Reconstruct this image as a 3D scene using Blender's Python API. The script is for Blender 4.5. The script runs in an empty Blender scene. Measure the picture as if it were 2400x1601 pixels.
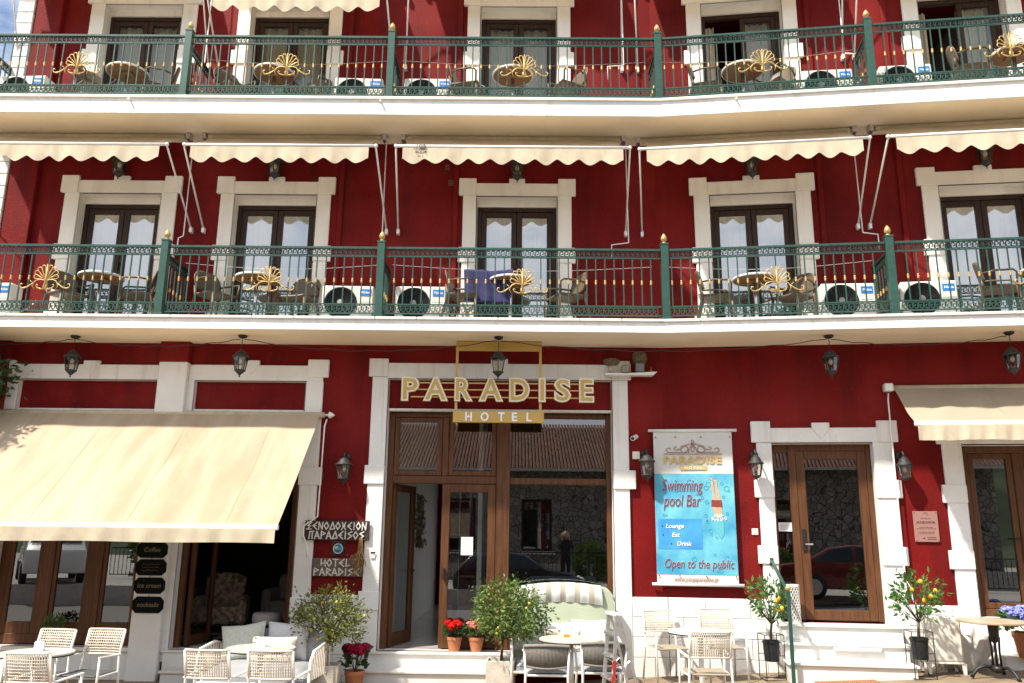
import bpy, math, random
from mathutils import Vector, Matrix
random.seed(7)
PI = math.pi
rad = math.radians
sc = bpy.context.scene
COL = sc.collection

# ------------------------------------------------------------ camera, sky, sun, exposure
CAMP = Vector((0.0, -12.0, 2.0))
yaw, pitch, roll = rad(-0.426), rad(13.286), rad(0.628)
fw = Vector((math.sin(yaw)*math.cos(pitch), math.cos(yaw)*math.cos(pitch), math.sin(pitch)))
rt = Vector((math.cos(yaw), -math.sin(yaw), 0))
up = rt.cross(fw)
r2 = rt*math.cos(roll) + up*math.sin(roll)
u2 = -rt*math.sin(roll) + up*math.cos(roll)
cam = bpy.data.cameras.new('camera')
camo = bpy.data.objects.new('camera', cam)
COL.objects.link(camo)
camo.matrix_world = Matrix(((r2.x, u2.x, -fw.x, CAMP.x), (r2.y, u2.y, -fw.y, CAMP.y), (r2.z, u2.z, -fw.z, CAMP.z), (0, 0, 0, 1)))
cam.sensor_width = 36
cam.lens = 1942.0/2400*36
cam.clip_end = 2000
sc.camera = camo
SUN = Vector((-1.2, -1.0, 2.15)).normalized()
w = bpy.data.worlds.new('World')
sc.world = w
w.use_nodes = True
nt = w.node_tree
nt.nodes.clear()
wo = nt.nodes.new('ShaderNodeOutputWorld')
bg = nt.nodes.new('ShaderNodeBackground')
bg.inputs['Strength'].default_value = 0.095
sky = nt.nodes.new('ShaderNodeTexSky')
sky.sky_type = 'NISHITA'
sky.sun_disc = False
sky.sun_elevation = math.asin(SUN.z)
sky.sun_rotation = math.atan2(SUN.x, SUN.y)
tc = nt.nodes.new('ShaderNodeTexCoord')
mp = nt.nodes.new('ShaderNodeMapping')
mp.inputs['Scale'].default_value = (1, 1, 2.2)
cn = nt.nodes.new('ShaderNodeTexNoise')
cn.inputs['Scale'].default_value = 3.2
cn.inputs['Detail'].default_value = 8
cn.inputs['Roughness'].default_value = 0.58
cr = nt.nodes.new('ShaderNodeValToRGB')
cr.color_ramp.elements[0].position = 0.32
cr.color_ramp.elements[1].position = 0.52
mx = nt.nodes.new('ShaderNodeMixRGB')
mx.inputs[2].default_value = (7.6, 7.7, 8.0, 1)
nt.links.new(tc.outputs['Generated'], mp.inputs['Vector'])
nt.links.new(mp.outputs['Vector'], cn.inputs['Vector'])
nt.links.new(cn.outputs['Fac'], cr.inputs['Fac'])
nt.links.new(cr.outputs['Color'], mx.inputs[0])
nt.links.new(sky.outputs['Color'], mx.inputs[1])
nt.links.new(mx.outputs['Color'], bg.inputs['Color'])
nt.links.new(bg.outputs['Background'], wo.inputs['Surface'])
sl = bpy.data.lights.new('sun', 'SUN')
sl.energy = 4.2
sl.angle = rad(2.0)
sl.color = (1.0, 0.93, 0.82)
so = bpy.data.objects.new('sun', sl)
COL.objects.link(so)
so.rotation_euler = SUN.to_track_quat('Z', 'Y').to_euler()
so.location = SUN*30
sc.view_settings.view_transform = 'Standard'
sc.view_settings.look = 'None'
sc.view_settings.exposure = 0.98
sc.view_settings.gamma = 1

# ------------------------------------------------------------ mesh helpers
class MB:
    def __init__(s):
        s.v = []
        s.f = []
    def add(s, vs, fs):
        n = len(s.v)
        s.v += [tuple(p) for p in vs]
        s.f += [tuple(i+n for i in f) for f in fs]
        return s
    def quad(s, a, b, c, d):
        return s.add([a, b, c, d], [(0, 1, 2, 3)])
    def box(s, x0, x1, y0, y1, z0, z1):
        v = [(x0, y0, z0), (x1, y0, z0), (x1, y1, z0), (x0, y1, z0), (x0, y0, z1), (x1, y0, z1), (x1, y1, z1), (x0, y1, z1)]
        return s.add(v, [(0, 3, 2, 1), (4, 5, 6, 7), (0, 1, 5, 4), (1, 2, 6, 5), (2, 3, 7, 6), (3, 0, 4, 7)])
    def bar(s, p, q, a, b=None, side=(0, 1, 0)):
        b = b or a
        p, q = Vector(p), Vector(q)
        d = (q-p).normalized()
        sd = Vector(side)
        if abs(d.dot(sd)) > .98:
            sd = Vector((1, 0, 0))
        u = d.cross(sd).normalized()
        w_ = u.cross(d).normalized()
        vs = [c+u*i*a/2+w_*j*b/2 for c in (p, q) for i, j in ((-1, -1), (1, -1), (1, 1), (-1, 1))]
        return s.add(vs, [(0, 1, 2, 3), (7, 6, 5, 4), (0, 4, 5, 1), (1, 5, 6, 2), (2, 6, 7, 3), (3, 7, 4, 0)])
    def tube(s, pts, r, n=6, caps=True):
        pts = [Vector(p) for p in pts]
        m = len(pts)
        rs = r if isinstance(r, (list, tuple)) else [r]*m
        ref = Vector((0.31, 0.2, 0.93)).normalized()
        vs = []
        pu = None
        for i, p in enumerate(pts):
            d = (pts[min(i+1, m-1)]-pts[max(i-1, 0)])
            if d.length < 1e-9:
                d = Vector((0, 0, 1))
            d.normalize()
            if pu is None:
                u = d.cross(ref)
                if u.length < .1:
                    u = d.cross(Vector((1, 0, 0)))
            else:
                u = pu-d*pu.dot(d)
            u.normalize()
            pu = u
            w_ = d.cross(u)
            for k in range(n):
                a = 2*PI*k/n
                vs.append(p+u*math.cos(a)*rs[i]+w_*math.sin(a)*rs[i])
        fs = []
        for i in range(m-1):
            for k in range(n):
                k2 = (k+1) % n
                fs.append((i*n+k, i*n+k2, (i+1)*n+k2, (i+1)*n+k))
        if caps:
            fs.append(tuple(range(n-1, -1, -1)))
            fs.append(tuple((m-1)*n+k for k in range(n)))
        return s.add(vs, fs)
    def lathe(s, prof, n=16, c=(0, 0, 0), axis='Z'):
        vs = []
        for r, z in prof:
            for k in range(n):
                a = 2*PI*k/n
                if axis == 'Z':
                    vs.append((c[0]+r*math.cos(a), c[1]+r*math.sin(a), c[2]+z))
                elif axis == 'Y':
                    vs.append((c[0]+r*math.cos(a), c[1]+z, c[2]-r*math.sin(a)))
                else:
                    vs.append((c[0]+z, c[1]+r*math.cos(a), c[2]+r*math.sin(a)))
        fs = []
        m = len(prof)
        for i in range(m-1):
            for k in range(n):
                k2 = (k+1) % n
                fs.append((i*n+k, i*n+k2, (i+1)*n+k2, (i+1)*n+k))
        fs.append(tuple(range(n-1, -1, -1)))
        fs.append(tuple((m-1)*n+k for k in range(n)))
        return s.add(vs, fs)
    def prism(s, poly, y0, y1):
        n = len(poly)
        ar = sum(poly[i][0]*poly[(i+1) % n][1]-poly[(i+1) % n][0]*poly[i][1] for i in range(n))
        if ar < 0:
            poly = poly[::-1]
        vs = [(x, y0, z) for x, z in poly]+[(x, y1, z) for x, z in poly]
        fs = [tuple(range(n)), tuple(range(2*n-1, n-1, -1))]
        fs += [(i, i+n, (i+1) % n+n, (i+1) % n) for i in range(n)]
        return s.add(vs, fs)
    def slab(s, poly, z0, z1):
        n = len(poly)
        ar = sum(poly[i][0]*poly[(i+1) % n][1]-poly[(i+1) % n][0]*poly[i][1] for i in range(n))
        if ar < 0:
            poly = poly[::-1]
        vs = [(x, y, z0) for x, y in poly]+[(x, y, z1) for x, y in poly]
        fs = [tuple(range(n-1, -1, -1)), tuple(range(n, 2*n))]
        fs += [(i, (i+1) % n, (i+1) % n+n, i+n) for i in range(n)]
        return s.add(vs, fs)
    def ell(s, c, rx, ry=None, rz=None, nu=10, nv=6):
        ry = ry or rx
        rz = rz or rx
        prof = []
        vs = [(c[0], c[1], c[2]-rz)]
        for j in range(1, nv):
            t = -PI/2+PI*j/nv
            for k in range(nu):
                a = 2*PI*k/nu
                vs.append((c[0]+rx*math.cos(t)*math.cos(a), c[1]+ry*math.cos(t)*math.sin(a), c[2]+rz*math.sin(t)))
        vs.append((c[0], c[1], c[2]+rz))
        fs = [(0, 1+(k+1) % nu, 1+k) for k in range(nu)]
        for j in range(nv-2):
            for k in range(nu):
                k2 = (k+1) % nu
                fs.append((1+j*nu+k, 1+j*nu+k2, 1+(j+1)*nu+k2, 1+(j+1)*nu+k))
        L = len(vs)-1
        b = 1+(nv-2)*nu
        fs += [(L, b+k, b+(k+1) % nu) for k in range(nu)]
        return s.add(vs, fs)
    def grid(s, nx, ny, fn):
        vs = [fn(i/nx, j/ny) for j in range(ny+1) for i in range(nx+1)]
        fs = [(j*(nx+1)+i, j*(nx+1)+i+1, (j+1)*(nx+1)+i+1, (j+1)*(nx+1)+i) for j in range(ny) for i in range(nx)]
        return s.add(vs, fs)
    def xf(s, M):
        s.v = [tuple(M @ Vector(p)) for p in s.v]
        return s
    def mesh(s, name, mat, smooth=False):
        me = bpy.data.meshes.new(name)
        me.from_pydata(s.v, [], s.f)
        me.materials.append(mat)
        if smooth:
            me.polygons.foreach_set('use_smooth', [True]*len(me.polygons))
        me.update()
        return me
    def build(s, name, mat, parent=None, smooth=False, bevel=0, M=None, solid=0):
        return obj(name, s.mesh(name, mat, smooth), parent, M, bevel, smooth, solid)

def obj(name, me, parent=None, M=None, bevel=0, smooth=False, solid=0):
    o = bpy.data.objects.new(name, me)
    COL.objects.link(o)
    if parent:
        o.parent = parent
    if M is not None:
        o.matrix_local = M
    if solid:
        md = o.modifiers.new('solid', 'SOLIDIFY')
        md.thickness = solid
        md.offset = 0
    if bevel:
        md = o.modifiers.new('bevel', 'BEVEL')
        md.width = bevel
        md.segments = 2 if smooth else 1
        md.limit_method = 'ANGLE'
        md.angle_limit = rad(50)
    return o

I4 = Matrix.Identity(4)
WA = rad(7.39)
WING = Matrix.Translation((2.11, 0, 0)) @ Matrix.Rotation(-WA, 4, 'Z')
def T(x, y, z):
    return Matrix.Translation((x, y, z))
def RZ(a):
    return Matrix.Rotation(rad(a), 4, 'Z')
def tag(o, label=None, cat=None, group=None, kind=None):
    if label:
        o['label'] = label
    if cat:
        o['category'] = cat
    if group:
        o['group'] = group
    if kind:
        o['kind'] = kind
    return o
def thing(name, label, cat, M=I4, group=None):
    o = bpy.data.objects.new(name, None)
    COL.objects.link(o)
    o.empty_display_size = .1
    o.matrix_world = M
    return tag(o, label, cat, group)
def dup(o, M=None, label=None, parent=None):
    c = o.copy()
    COL.objects.link(c)
    c.parent = parent
    if M is not None:
        c.matrix_world = M
    if label:
        c['label'] = label
    for ch in o.children:
        if ch.name in COL.objects:
            dup(ch, None, None, c)
    return c
class Proto:
    """first call of put() places the prototype itself, later ones copies of it and of its parts"""
    def __init__(s, root):
        s.r = root
        s.used = False
    def put(s, M, label):
        if not s.used:
            s.used = True
            s.r.matrix_world = M
            s.r['label'] = label
            return s.r
        return dup(s.r, M, label)
def gz(x):
    return .06+max(0.0, .064*x)
def wpos(s_, y):
    p = WING @ Vector((s_, y, 0))
    return p.x, p.y

# ------------------------------------------------------------ materials
MATS = {}
def mat(name, col, rough=.6, metal=0, noise=0, nscale=8, bump=0, bscale=60, col2=None, spec=.5, coat=0, stretch=(1, 1, 1), detail=4, ramp=(.35, .65)):
    m = bpy.data.materials.new(name)
    m.use_nodes = True
    t = m.node_tree
    b = t.nodes['Principled BSDF']
    b.inputs['Base Color'].default_value = (*col, 1)
    b.inputs['Roughness'].default_value = rough
    b.inputs['Metallic'].default_value = metal
    b.inputs['Specular IOR Level'].default_value = spec
    b.inputs['Coat Weight'].default_value = coat
    tcn = t.nodes.new('ShaderNodeTexCoord')
    mpn = t.nodes.new('ShaderNodeMapping')
    mpn.inputs['Scale'].default_value = stretch
    t.links.new(tcn.outputs['Object'], mpn.inputs['Vector'])
    if noise or col2:
        n = t.nodes.new('ShaderNodeTexNoise')
        n.inputs['Scale'].default_value = nscale
        n.inputs['Detail'].default_value = detail
        t.links.new(mpn.outputs['Vector'], n.inputs['Vector'])
        r = t.nodes.new('ShaderNodeValToRGB')
        r.color_ramp.elements[0].position = ramp[0]
        r.color_ramp.elements[1].position = ramp[1]
        c2 = col2 or tuple(min(1, c*(1+noise)) for c in col)
        c1 = col if col2 else tuple(c*(1-noise) for c in col)
        r.color_ramp.elements[0].color = (*c1, 1)
        r.color_ramp.elements[1].color = (*c2, 1)
        t.links.new(n.outputs['Fac'], r.inputs['Fac'])
        t.links.new(r.outputs['Color'], b.inputs['Base Color'])
    if bump:
        n2 = t.nodes.new('ShaderNodeTexNoise')
        n2.inputs['Scale'].default_value = bscale
        n2.inputs['Detail'].default_value = 5
        bp = t.nodes.new('ShaderNodeBump')
        bp.inputs['Strength'].default_value = bump
        bp.inputs['Distance'].default_value = .02
        t.links.new(mpn.outputs['Vector'], n2.inputs['Vector'])
        t.links.new(n2.outputs['Fac'], bp.inputs['Height'])
        t.links.new(bp.outputs['Normal'], b.inputs['Normal'])
    MATS[name] = m
    return m
def glass(name, tint=(.8, .85, .84), lo=.10, hi=.9, blend=.25):
    m = bpy.data.materials.new(name)
    m.use_nodes = True
    t = m.node_tree
    t.nodes.clear()
    o = t.nodes.new('ShaderNodeOutputMaterial')
    a = t.nodes.new('ShaderNodeBsdfTransparent')
    a.inputs['Color'].default_value = (*tint, 1)
    g = t.nodes.new('ShaderNodeBsdfGlossy')
    g.inputs['Roughness'].default_value = 0.0
    g.inputs['Color'].default_value = (.95, .97, 1, 1)
    fr = t.nodes.new('ShaderNodeFresnel')
    fr.inputs['IOR'].default_value = 1.5
    mr = t.nodes.new('ShaderNodeMapRange')
    mr.inputs['From Min'].default_value = .04
    mr.inputs['From Max'].default_value = 1
    mr.inputs['To Min'].default_value = lo
    mr.inputs['To Max'].default_value = hi
    mi = t.nodes.new('ShaderNodeMixShader')
    t.links.new(fr.outputs['Fac'], mr.inputs['Value'])
    t.links.new(mr.outputs['Result'], mi.inputs['Fac'])
    t.links.new(a.outputs[0], mi.inputs[1])
    t.links.new(g.outputs[0], mi.inputs[2])
    # very slight waviness of the panes
    n = t.nodes.new('ShaderNodeTexNoise')
    n.inputs['Scale'].default_value = 1.6
    tcn = t.nodes.new('ShaderNodeTexCoord')
    bp = t.nodes.new('ShaderNodeBump')
    bp.inputs['Strength'].default_value = .004
    bp.inputs['Distance'].default_value = .02
    t.links.new(tcn.outputs['Object'], n.inputs['Vector'])
    t.links.new(n.outputs['Fac'], bp.inputs['Height'])
    t.links.new(bp.outputs['Normal'], g.inputs['Normal'])
    t.links.new(mi.outputs[0], o.inputs['Surface'])
    MATS[name] = m
    return m
def cloth(name, col, trans=.35, noise=.08, nscale=5, col2=None, stretch=(1, 1, 1), bump=.15, bscale=90):
    m = mat(name, col, .85, 0, noise, nscale, bump, bscale, col2, .15, 0, stretch)
    t = m.node_tree
    b = t.nodes['Principled BSDF']
    o = t.nodes['Material Output']
    tr = t.nodes.new('ShaderNodeBsdfTranslucent')
    src = b.inputs['Base Color'].links
    if src:
        t.links.new(src[0].from_socket, tr.inputs['Color'])
    else:
        tr.inputs['Color'].default_value = (*col, 1)
    mi = t.nodes.new('ShaderNodeMixShader')
    mi.inputs['Fac'].default_value = trans
    t.links.new(b.outputs[0], mi.inputs[1])
    t.links.new(tr.outputs[0], mi.inputs[2])
    t.links.new(mi.outputs[0], o.inputs['Surface'])
    return m
RED = mat('red_paint', (.155, .0034, .0034), .7, 0, .10, 1.3, .35, 55, spec=.18)
WHITE = mat('white_paint', (.76, .75, .73), .6, 0, 0, 2.2, .22, 30, (.82, .815, .80), spec=.25)
CREAM = mat('cream_paint', (.87, .76, .59), .75, 0, .05, .9, .12, 40)
TRIM = mat('cream_trim', (.88, .825, .75), .65, 0, .04, 1.7, .2, 34, spec=.25)
MARBLE = mat('white_marble', (.66, .645, .615), .32, 0, 0, 3.5, .03, 20, (.76, .745, .715), detail=8)
WOOD = mat('brown_wood', (.078, .031, .013), .5, 0, 0, 3, .08, 50, (.125, .052, .022), stretch=(9, 9, .7), spec=.25)
DWOOD = mat('dark_brown_frame', (.036, .017, .011), .45, 0, .2, 4, .04, 50, stretch=(6, 6, .8), spec=.25)
GREEN = mat('green_iron', (.018, .072, .054), .42, .1, .12, 14, .05, 60)
DGREEN = mat('dark_green_iron', (.013, .036, .031), .42, .1, .12, 14)
GOLD = mat('gold_paint', (.52, .35, .125), .42, .4, .25, 20)
SGOLD = mat('sign_gold', (.52, .345, .09), .45, .2, .06, 6)
IVORY = mat('ivory_plastic', (.78, .74, .62), .4)
GLASS = glass('window_glass', lo=.36)
GLASS2 = glass('upper_window_glass', lo=.07)
SGLASS = glass('shop_glass', (.72, .76, .75), lo=.17)
LGLASS = glass('lamp_glass', (.8, .78, .72), lo=.07)
RAWN = cloth('right_awning_canvas', (.43, .36, .27), .2, .07, 1.6)
AWN = cloth('awning_canvas', (.66, .54, .375), .28, .07, 1.6)
BAWN = cloth('sun_bleached_canvas', (.47, .385, .285), .05, 0, 1.1, (.39, .30, .205), (3.2, .6, .5))
VAL = cloth('valance_canvas', (.74, .65, .49), .35, .06, 6)
WMETAL = mat('white_metal', (.78, .77, .74), .35, .1, .03, 10)
STEEL = mat('brushed_steel', (.62, .62, .63), .25, 1.0)
ALU = mat('aluminium', (.55, .55, .56), .35, .9, .15, 30)
BLACK = mat('black_iron', (.016, .016, .017), .45, .3, .2, 30)
LANT = mat('weathered_lantern_iron', (.014, .016, .015), .6, .25, 0, 40, .1, 90, (.05, .05, .043))
CURT = cloth('sheer_curtain', (.86, .86, .84), .3, .05, 3)
CCURT = cloth('cream_curtain', (.78, .68, .52), .3, .08, 3)
BPLAS = mat('taupe_plastic', (.12, .083, .052), .5, 0, .05, 8)
TTOP = mat('tan_table_underside', (.24, .125, .055), .55, 0, .12, 5, stretch=(1, 6, 1))
ACW = mat('aircon_white', (.74, .71, .64), .45, 0, .03, 6)
DARK = mat('dark_plastic', (.016, .017, .019), .5, spec=.3)
BLUE = mat('blue_badge', (.01, .19, .60), .4)
PURE = mat('white_print', (.85, .85, .85), .5)
ROPE = mat('sand_rope', (.66, .585, .49), .8, 0, .12, 60, .2, 200)
GROPE = mat('grey_rope', (.20, .185, .165), .8, 0, .15, 60, .2, 200)
SEAT = mat('taupe_sling', (.30, .255, .185), .7, 0, .06, 20)
DSEAT = mat('charcoal_sling', (.07, .07, .07), .7)
TERRA = mat('terracotta', (.45, .165, .075), .75, 0, .12, 9, .1, 60)
STONEP = mat('stone_planter', (.58, .53, .45), .85, 0, .10, 7, .25, 40)
SOIL = mat('soil', (.05, .035, .022), .95)
BARK = mat('bark', (.10, .07, .045), .9, 0, .25, 30, .4, 60)
PAVE = mat('pavement_stone', (.15, .105, .065), .8, 0, 0, 2.2, .25, 40, (.27, .205, .135), detail=8)
ASPH = mat('road_surface', (.19, .18, .165), .9, 0, .2, 30, .3, 120)
CONC = mat('kerb_concrete', (.42, .40, .36), .85, 0, .12, 8)
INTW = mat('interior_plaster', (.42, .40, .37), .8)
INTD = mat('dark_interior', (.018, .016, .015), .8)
FLOORM = mat('polished_floor', (.60, .57, .52), .12, 0, .06, 3)
def weather(m, col, amt, scale=(5, 5, .35), lo=.5, hi=.8, patch=None):
    """streaks of dirt and faded patches over a paint"""
    t = m.node_tree
    b = t.nodes['Principled BSDF']
    tcn = t.nodes.new('ShaderNodeTexCoord')
    def layer(src, sc_, c, a, p0, p1, det):
        mp_ = t.nodes.new('ShaderNodeMapping')
        mp_.inputs['Scale'].default_value = sc_
        n = t.nodes.new('ShaderNodeTexNoise')
        n.inputs['Scale'].default_value = 1
        n.inputs['Detail'].default_value = det
        r = t.nodes.new('ShaderNodeMapRange')
        r.inputs['From Min'].default_value = p0
        r.inputs['From Max'].default_value = p1
        r.inputs['To Max'].default_value = a
        x = t.nodes.new('ShaderNodeMixRGB')
        x.inputs[2].default_value = (*c, 1)
        t.links.new(tcn.outputs['Object'], mp_.inputs['Vector'])
        t.links.new(mp_.outputs['Vector'], n.inputs['Vector'])
        t.links.new(n.outputs['Fac'], r.inputs['Value'])
        t.links.new(r.outputs['Result'], x.inputs[0])
        t.links.new(src, x.inputs[1])
        return x.outputs[0]
    src = b.inputs['Base Color'].links[0].from_socket
    o = layer(src, scale, col, amt, lo, hi, 6)
    if patch:
        o = layer(o, (.7, .7, .7), patch[0], patch[1], .45, .7, 5)
        o = layer(o, (14, 14, 14), patch[0], patch[1]*.8, .62, .75, 3)
    t.links.new(o, b.inputs['Base Color'])
weather(RED, (.068, .0024, .003), .7, (3.2, 3.2, .25), .46, .72, patch=((.23, .016, .014), .75))
weather(WHITE, (.46, .39, .30), .6, (7, 7, .45), .55, .8, patch=((.66, .64, .60), .4))
weather(CREAM, (.62, .52, .38), .35, (1.5, 1.5, 1.5), patch=((.70, .60, .46), .3))
weather(TRIM, (.60, .52, .43), .45, (6, 6, .5), .54, .8, patch=((.72, .66, .58), .3))
weather(BAWN, (.26, .16, .09), .35, (3, .8, .5), .52, .8, patch=((.5, .42, .32), .4))
weather(VAL, (.45, .37, .26), .4, (7, 7, 1.2), .5, .8)
weather(AWN, (.45, .36, .25), .35, (2, 2, 2), .5, .8)
weather(GREEN, (.03, .045, .035), .5, (9, 9, 3), .5, .75)
def leafmat(name, c1, c2):
    m = cloth(name, c1, .25, 0, 9, c2, bump=0)
    m.node_tree.nodes['Principled BSDF'].inputs['Roughness'].default_value = .45
    m.node_tree.nodes['Principled BSDF'].inputs['Specular IOR Level'].default_value = .4
    return m
LEAF_O = leafmat('olive_leaf', (.09, .12, .024), (.25, .27, .06))
LEAF_C = leafmat('citrus_leaf', (.055, .11, .022), (.17, .25, .055))
LEAF_L = leafmat('lemon_leaf', (.035, .11, .02), (.10, .24, .045))
LEAF_D = leafmat('dark_leaf', (.02, .05, .014), (.06, .11, .03))
LEMON = mat('lemon_peel', (.75, .42, .02), .45, 0, .1, 20)
sc.cycles.max_bounces = 7
sc.cycles.diffuse_bounces = 3
sc.cycles.glossy_bounces = 3
sc.cycles.transmission_bounces = 4
sc.cycles.transparent_max_bounces = 10
sc.cycles.caustics_reflective = False
sc.cycles.caustics_refractive = False

def gz(x):
    return .06+.064*max(0.0, min(x, 9))

# ------------------------------------------------------------ ground, pavement, road
tag(MB().quad((-900, -900, -.12), (900, -900, -.12), (900, 900, -.12), (-900, 900, -.12)).build('ground', mat('far_ground', (.16, .15, .10), .95, 0, .2, .2)), kind='structure')
tag(MB().grid(60, 6, lambda a, b: (-30+60*a, -5.2+5.6*b, gz(-30+60*a))).build('pavement', PAVE), kind='structure')
tag(MB().grid(60, 1, lambda a, b: (-30+60*a, -13.2+8.0*b, gz(-30+60*a)-.14)).build('road', ASPH), kind='structure')
k = MB()
for i in range(60):
    x = -30+i
    zz = gz(x+.5)
    k.box(x+.004, x+.996, -5.36, -5.2, zz-.16, zz+.006)
tag(k.build('kerb', CONC, bevel=.012), kind='structure')
tag(MB().box(-40, 40, -60, -13.2, -.1, .48).build('far_pavement', CONC), kind='structure')

# ------------------------------------------------------------ hotel building
H = thing('hotel_building', 'dark red hotel with white trimmed balcony doors and two long balconies', 'building')
def wall_open(mb, x0, x1, z0, z1, ops, y=0.0, rev=.26):
    xs = sorted({x0, x1} | {o[i] for o in ops for i in (0, 1)})
    zs = sorted({z0, z1} | {o[i] for o in ops for i in (2, 3)})
    for i in range(len(xs)-1):
        for j in range(len(zs)-1):
            cx, cz = (xs[i]+xs[i+1])/2, (zs[j]+zs[j+1])/2
            if any(o[0] < cx < o[1] and o[2] < cz < o[3] for o in ops):
                continue
            a, b, c, d = xs[i], xs[i+1], zs[j], zs[j+1]
            mb.quad((a, y, c), (b, y, c), (b, y, d), (a, y, d))
            mb.quad((b, y+rev, c), (a, y+rev, c), (a, y+rev, d), (b, y+rev, d))
    return mb
def reveal(name, x0, x1, z0, z1, y0, y1, m, M):
    mb = MB()
    t = .012
    mb.quad((x0+t, y0, z0), (x0+t, y1, z0), (x0+t, y1, z1), (x0+t, y0, z1))
    mb.quad((x1-t, y1, z0), (x1-t, y0, z0), (x1-t, y0, z1), (x1-t, y1, z1))
    mb.quad((x0, y0, z1-t), (x1, y0, z1-t), (x1, y1, z1-t), (x0, y1, z1-t))
    mb.quad((x0, y1, z0+t), (x1, y1, z0+t), (x1, y0, z0+t), (x0, y0, z0+t))
    return mb.build(name, m, H, M=M)
FR = {'L': I4, 'W': WING}
# jamb outer left, inner left, inner right, outer right
BAYS = [('L', -7.06, -6.83, -5.55, -5.31), ('L', -4.63, -4.42, -3.13, -2.92), ('L', -.87, -.665, .593, .806),
        ('W', .576, .809, 2.084, 2.306), ('W', 3.89, 4.12, 5.41, 5.63)]
DZ = 3.335
S1, S2 = 4.757, 8.015            # undersides of the two balcony slabs
F1, F2 = 4.945, 8.295            # balcony floors
XL = -8.2
def bayops(f, dz):
    return [(b[2], b[3], F1+.02+dz, 7.13+dz) for b in BAYS if b[0] == f]
OPL = [(-7.34, -5.27, .48, 4.2), (-4.75, -3.1, .45, 4.2), (-1.9, 1.385, .48, 4.256)]
OPW = [(1.5, 2.885, .93, 3.34), (4.03, 5.6, 1.03, 3.31)]
wall_open(MB(), XL, 2.11, -.3, S1+.1, OPL).build('ground_floor_wall', RED, H)
wall_open(MB(), 0, 8.5, -.3, S1+.1, OPW).build('ground_floor_wall', RED, H, M=WING)
wall_open(MB(), XL, 2.11, S1+.1, 11.7, bayops('L', 0)+bayops('L', DZ)).build('upper_wall', RED, H)
wall_open(MB(), 0, 8.5, S1+.1, 11.7, bayops('W', 0)+bayops('W', DZ)).build('upper_wall', RED, H, M=WING)
# shell: side, back, roof, partitions between the rooms
sh = MB()
sh.box(XL, XL+.2, .0, 8, -.3, 11.7)
sh.box(XL, -.4, 8, 8.2, -.3, 11.7)
sh.box(2.6, 12, 8, 8.2, -.3, 11.7)
sh.box(-.4, 2.6, 8, 8.2, 3.4, 11.7)  # head of an unseen rear opening, added so daylight brightens the hall
sh.box(-.4, 2.6, 8, 8.2, -.3, .5)
sh.box(XL, 12, .27, 8.2, 11.7, 11.95)
sh.build('outer_shell', RED, H)
for z in (F1-.16, F2-.16):
    MB().box(XL+.2, 10.2, .27, 8, z, z+.14).build('floor_slab', INTW, H)
for x in (-5.0, -1.94, 2.3, 5.2, 8.4):
    MB().box(x-.06, x+.06, .3, 8, F1, 11.7).build('partition_wall', INTW, H)
MB().box(XL+.2, 10.2, 4.2, 4.3, F1, 11.7).build('inner_wall', INTW, H)
for x in (-8.0, -4.95):
    pass
# ground floor rooms
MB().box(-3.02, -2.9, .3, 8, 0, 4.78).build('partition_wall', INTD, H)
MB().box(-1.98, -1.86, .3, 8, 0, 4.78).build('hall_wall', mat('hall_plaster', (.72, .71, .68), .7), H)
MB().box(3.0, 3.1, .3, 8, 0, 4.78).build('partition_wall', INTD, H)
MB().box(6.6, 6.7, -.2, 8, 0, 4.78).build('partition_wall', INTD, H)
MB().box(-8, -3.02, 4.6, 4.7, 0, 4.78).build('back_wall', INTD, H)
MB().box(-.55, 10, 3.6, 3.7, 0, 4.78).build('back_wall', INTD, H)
MB().box(-.62, -.55, 1.6, 4.3, .47, 4.78).build('hall_wall', MATS['hall_plaster'], H)  # stops short so light from the added rear opening reaches the hall
MB().box(-1.2, -1.1, 4.4, 4.5, .47, 3.0).build('hall_door_frame', DARK, H)
MB().box(-1.9, 3.0, .24, 8.0, .3, .475).build('lobby_floor', FLOORM, H)
MB().box(3.1, 6.6, .1, 3.6, .3, .93).build('room_floor', FLOORM, H)
cw = MB(); cb = MB()
for i in range(12):
    for j in range(11):
        x, y = -8+.42*i, .02+.42*j
        if x+.42 > -3.02 or (y < .26):
            continue
        (cw if (i+j) % 2 else cb).box(x, x+.42, y, y+.42, .40, .45)
cw.build('checker_floor', mat('white_tile', (.55, .53, .5), .2), H)
cb.build('checker_floor', mat('black_tile', (.02, .02, .02), .2), H)
MB().box(-8, -3.02, .02, .26, .36, .452).build('bar_threshold', MARBLE, H)

# corner pilaster and quoins at the left end
MB().box(-7.94, -7.5, -.1, .01, -.2, S2+3.6).build('corner_pilaster', RED, H, bevel=.01)
qm = MB().box(-.13, .13, -.07, .07, -.095, .095).mesh('quoin', WHITE)
z = .1
for i in range(56):
    obj('quoin', qm, H, T(-8.075, -.06, z+.1), .008)
    z += .203
for f, x in (('L', -.985), ('L', -2.765), ('W', 2.455), ('W', 3.61), ('W', 6.2)):
    MB().box(x-.04, x+.04, -.045, .0, F1, 11.6).build('wall_rib', RED, H, M=FR[f], bevel=.012)

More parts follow.
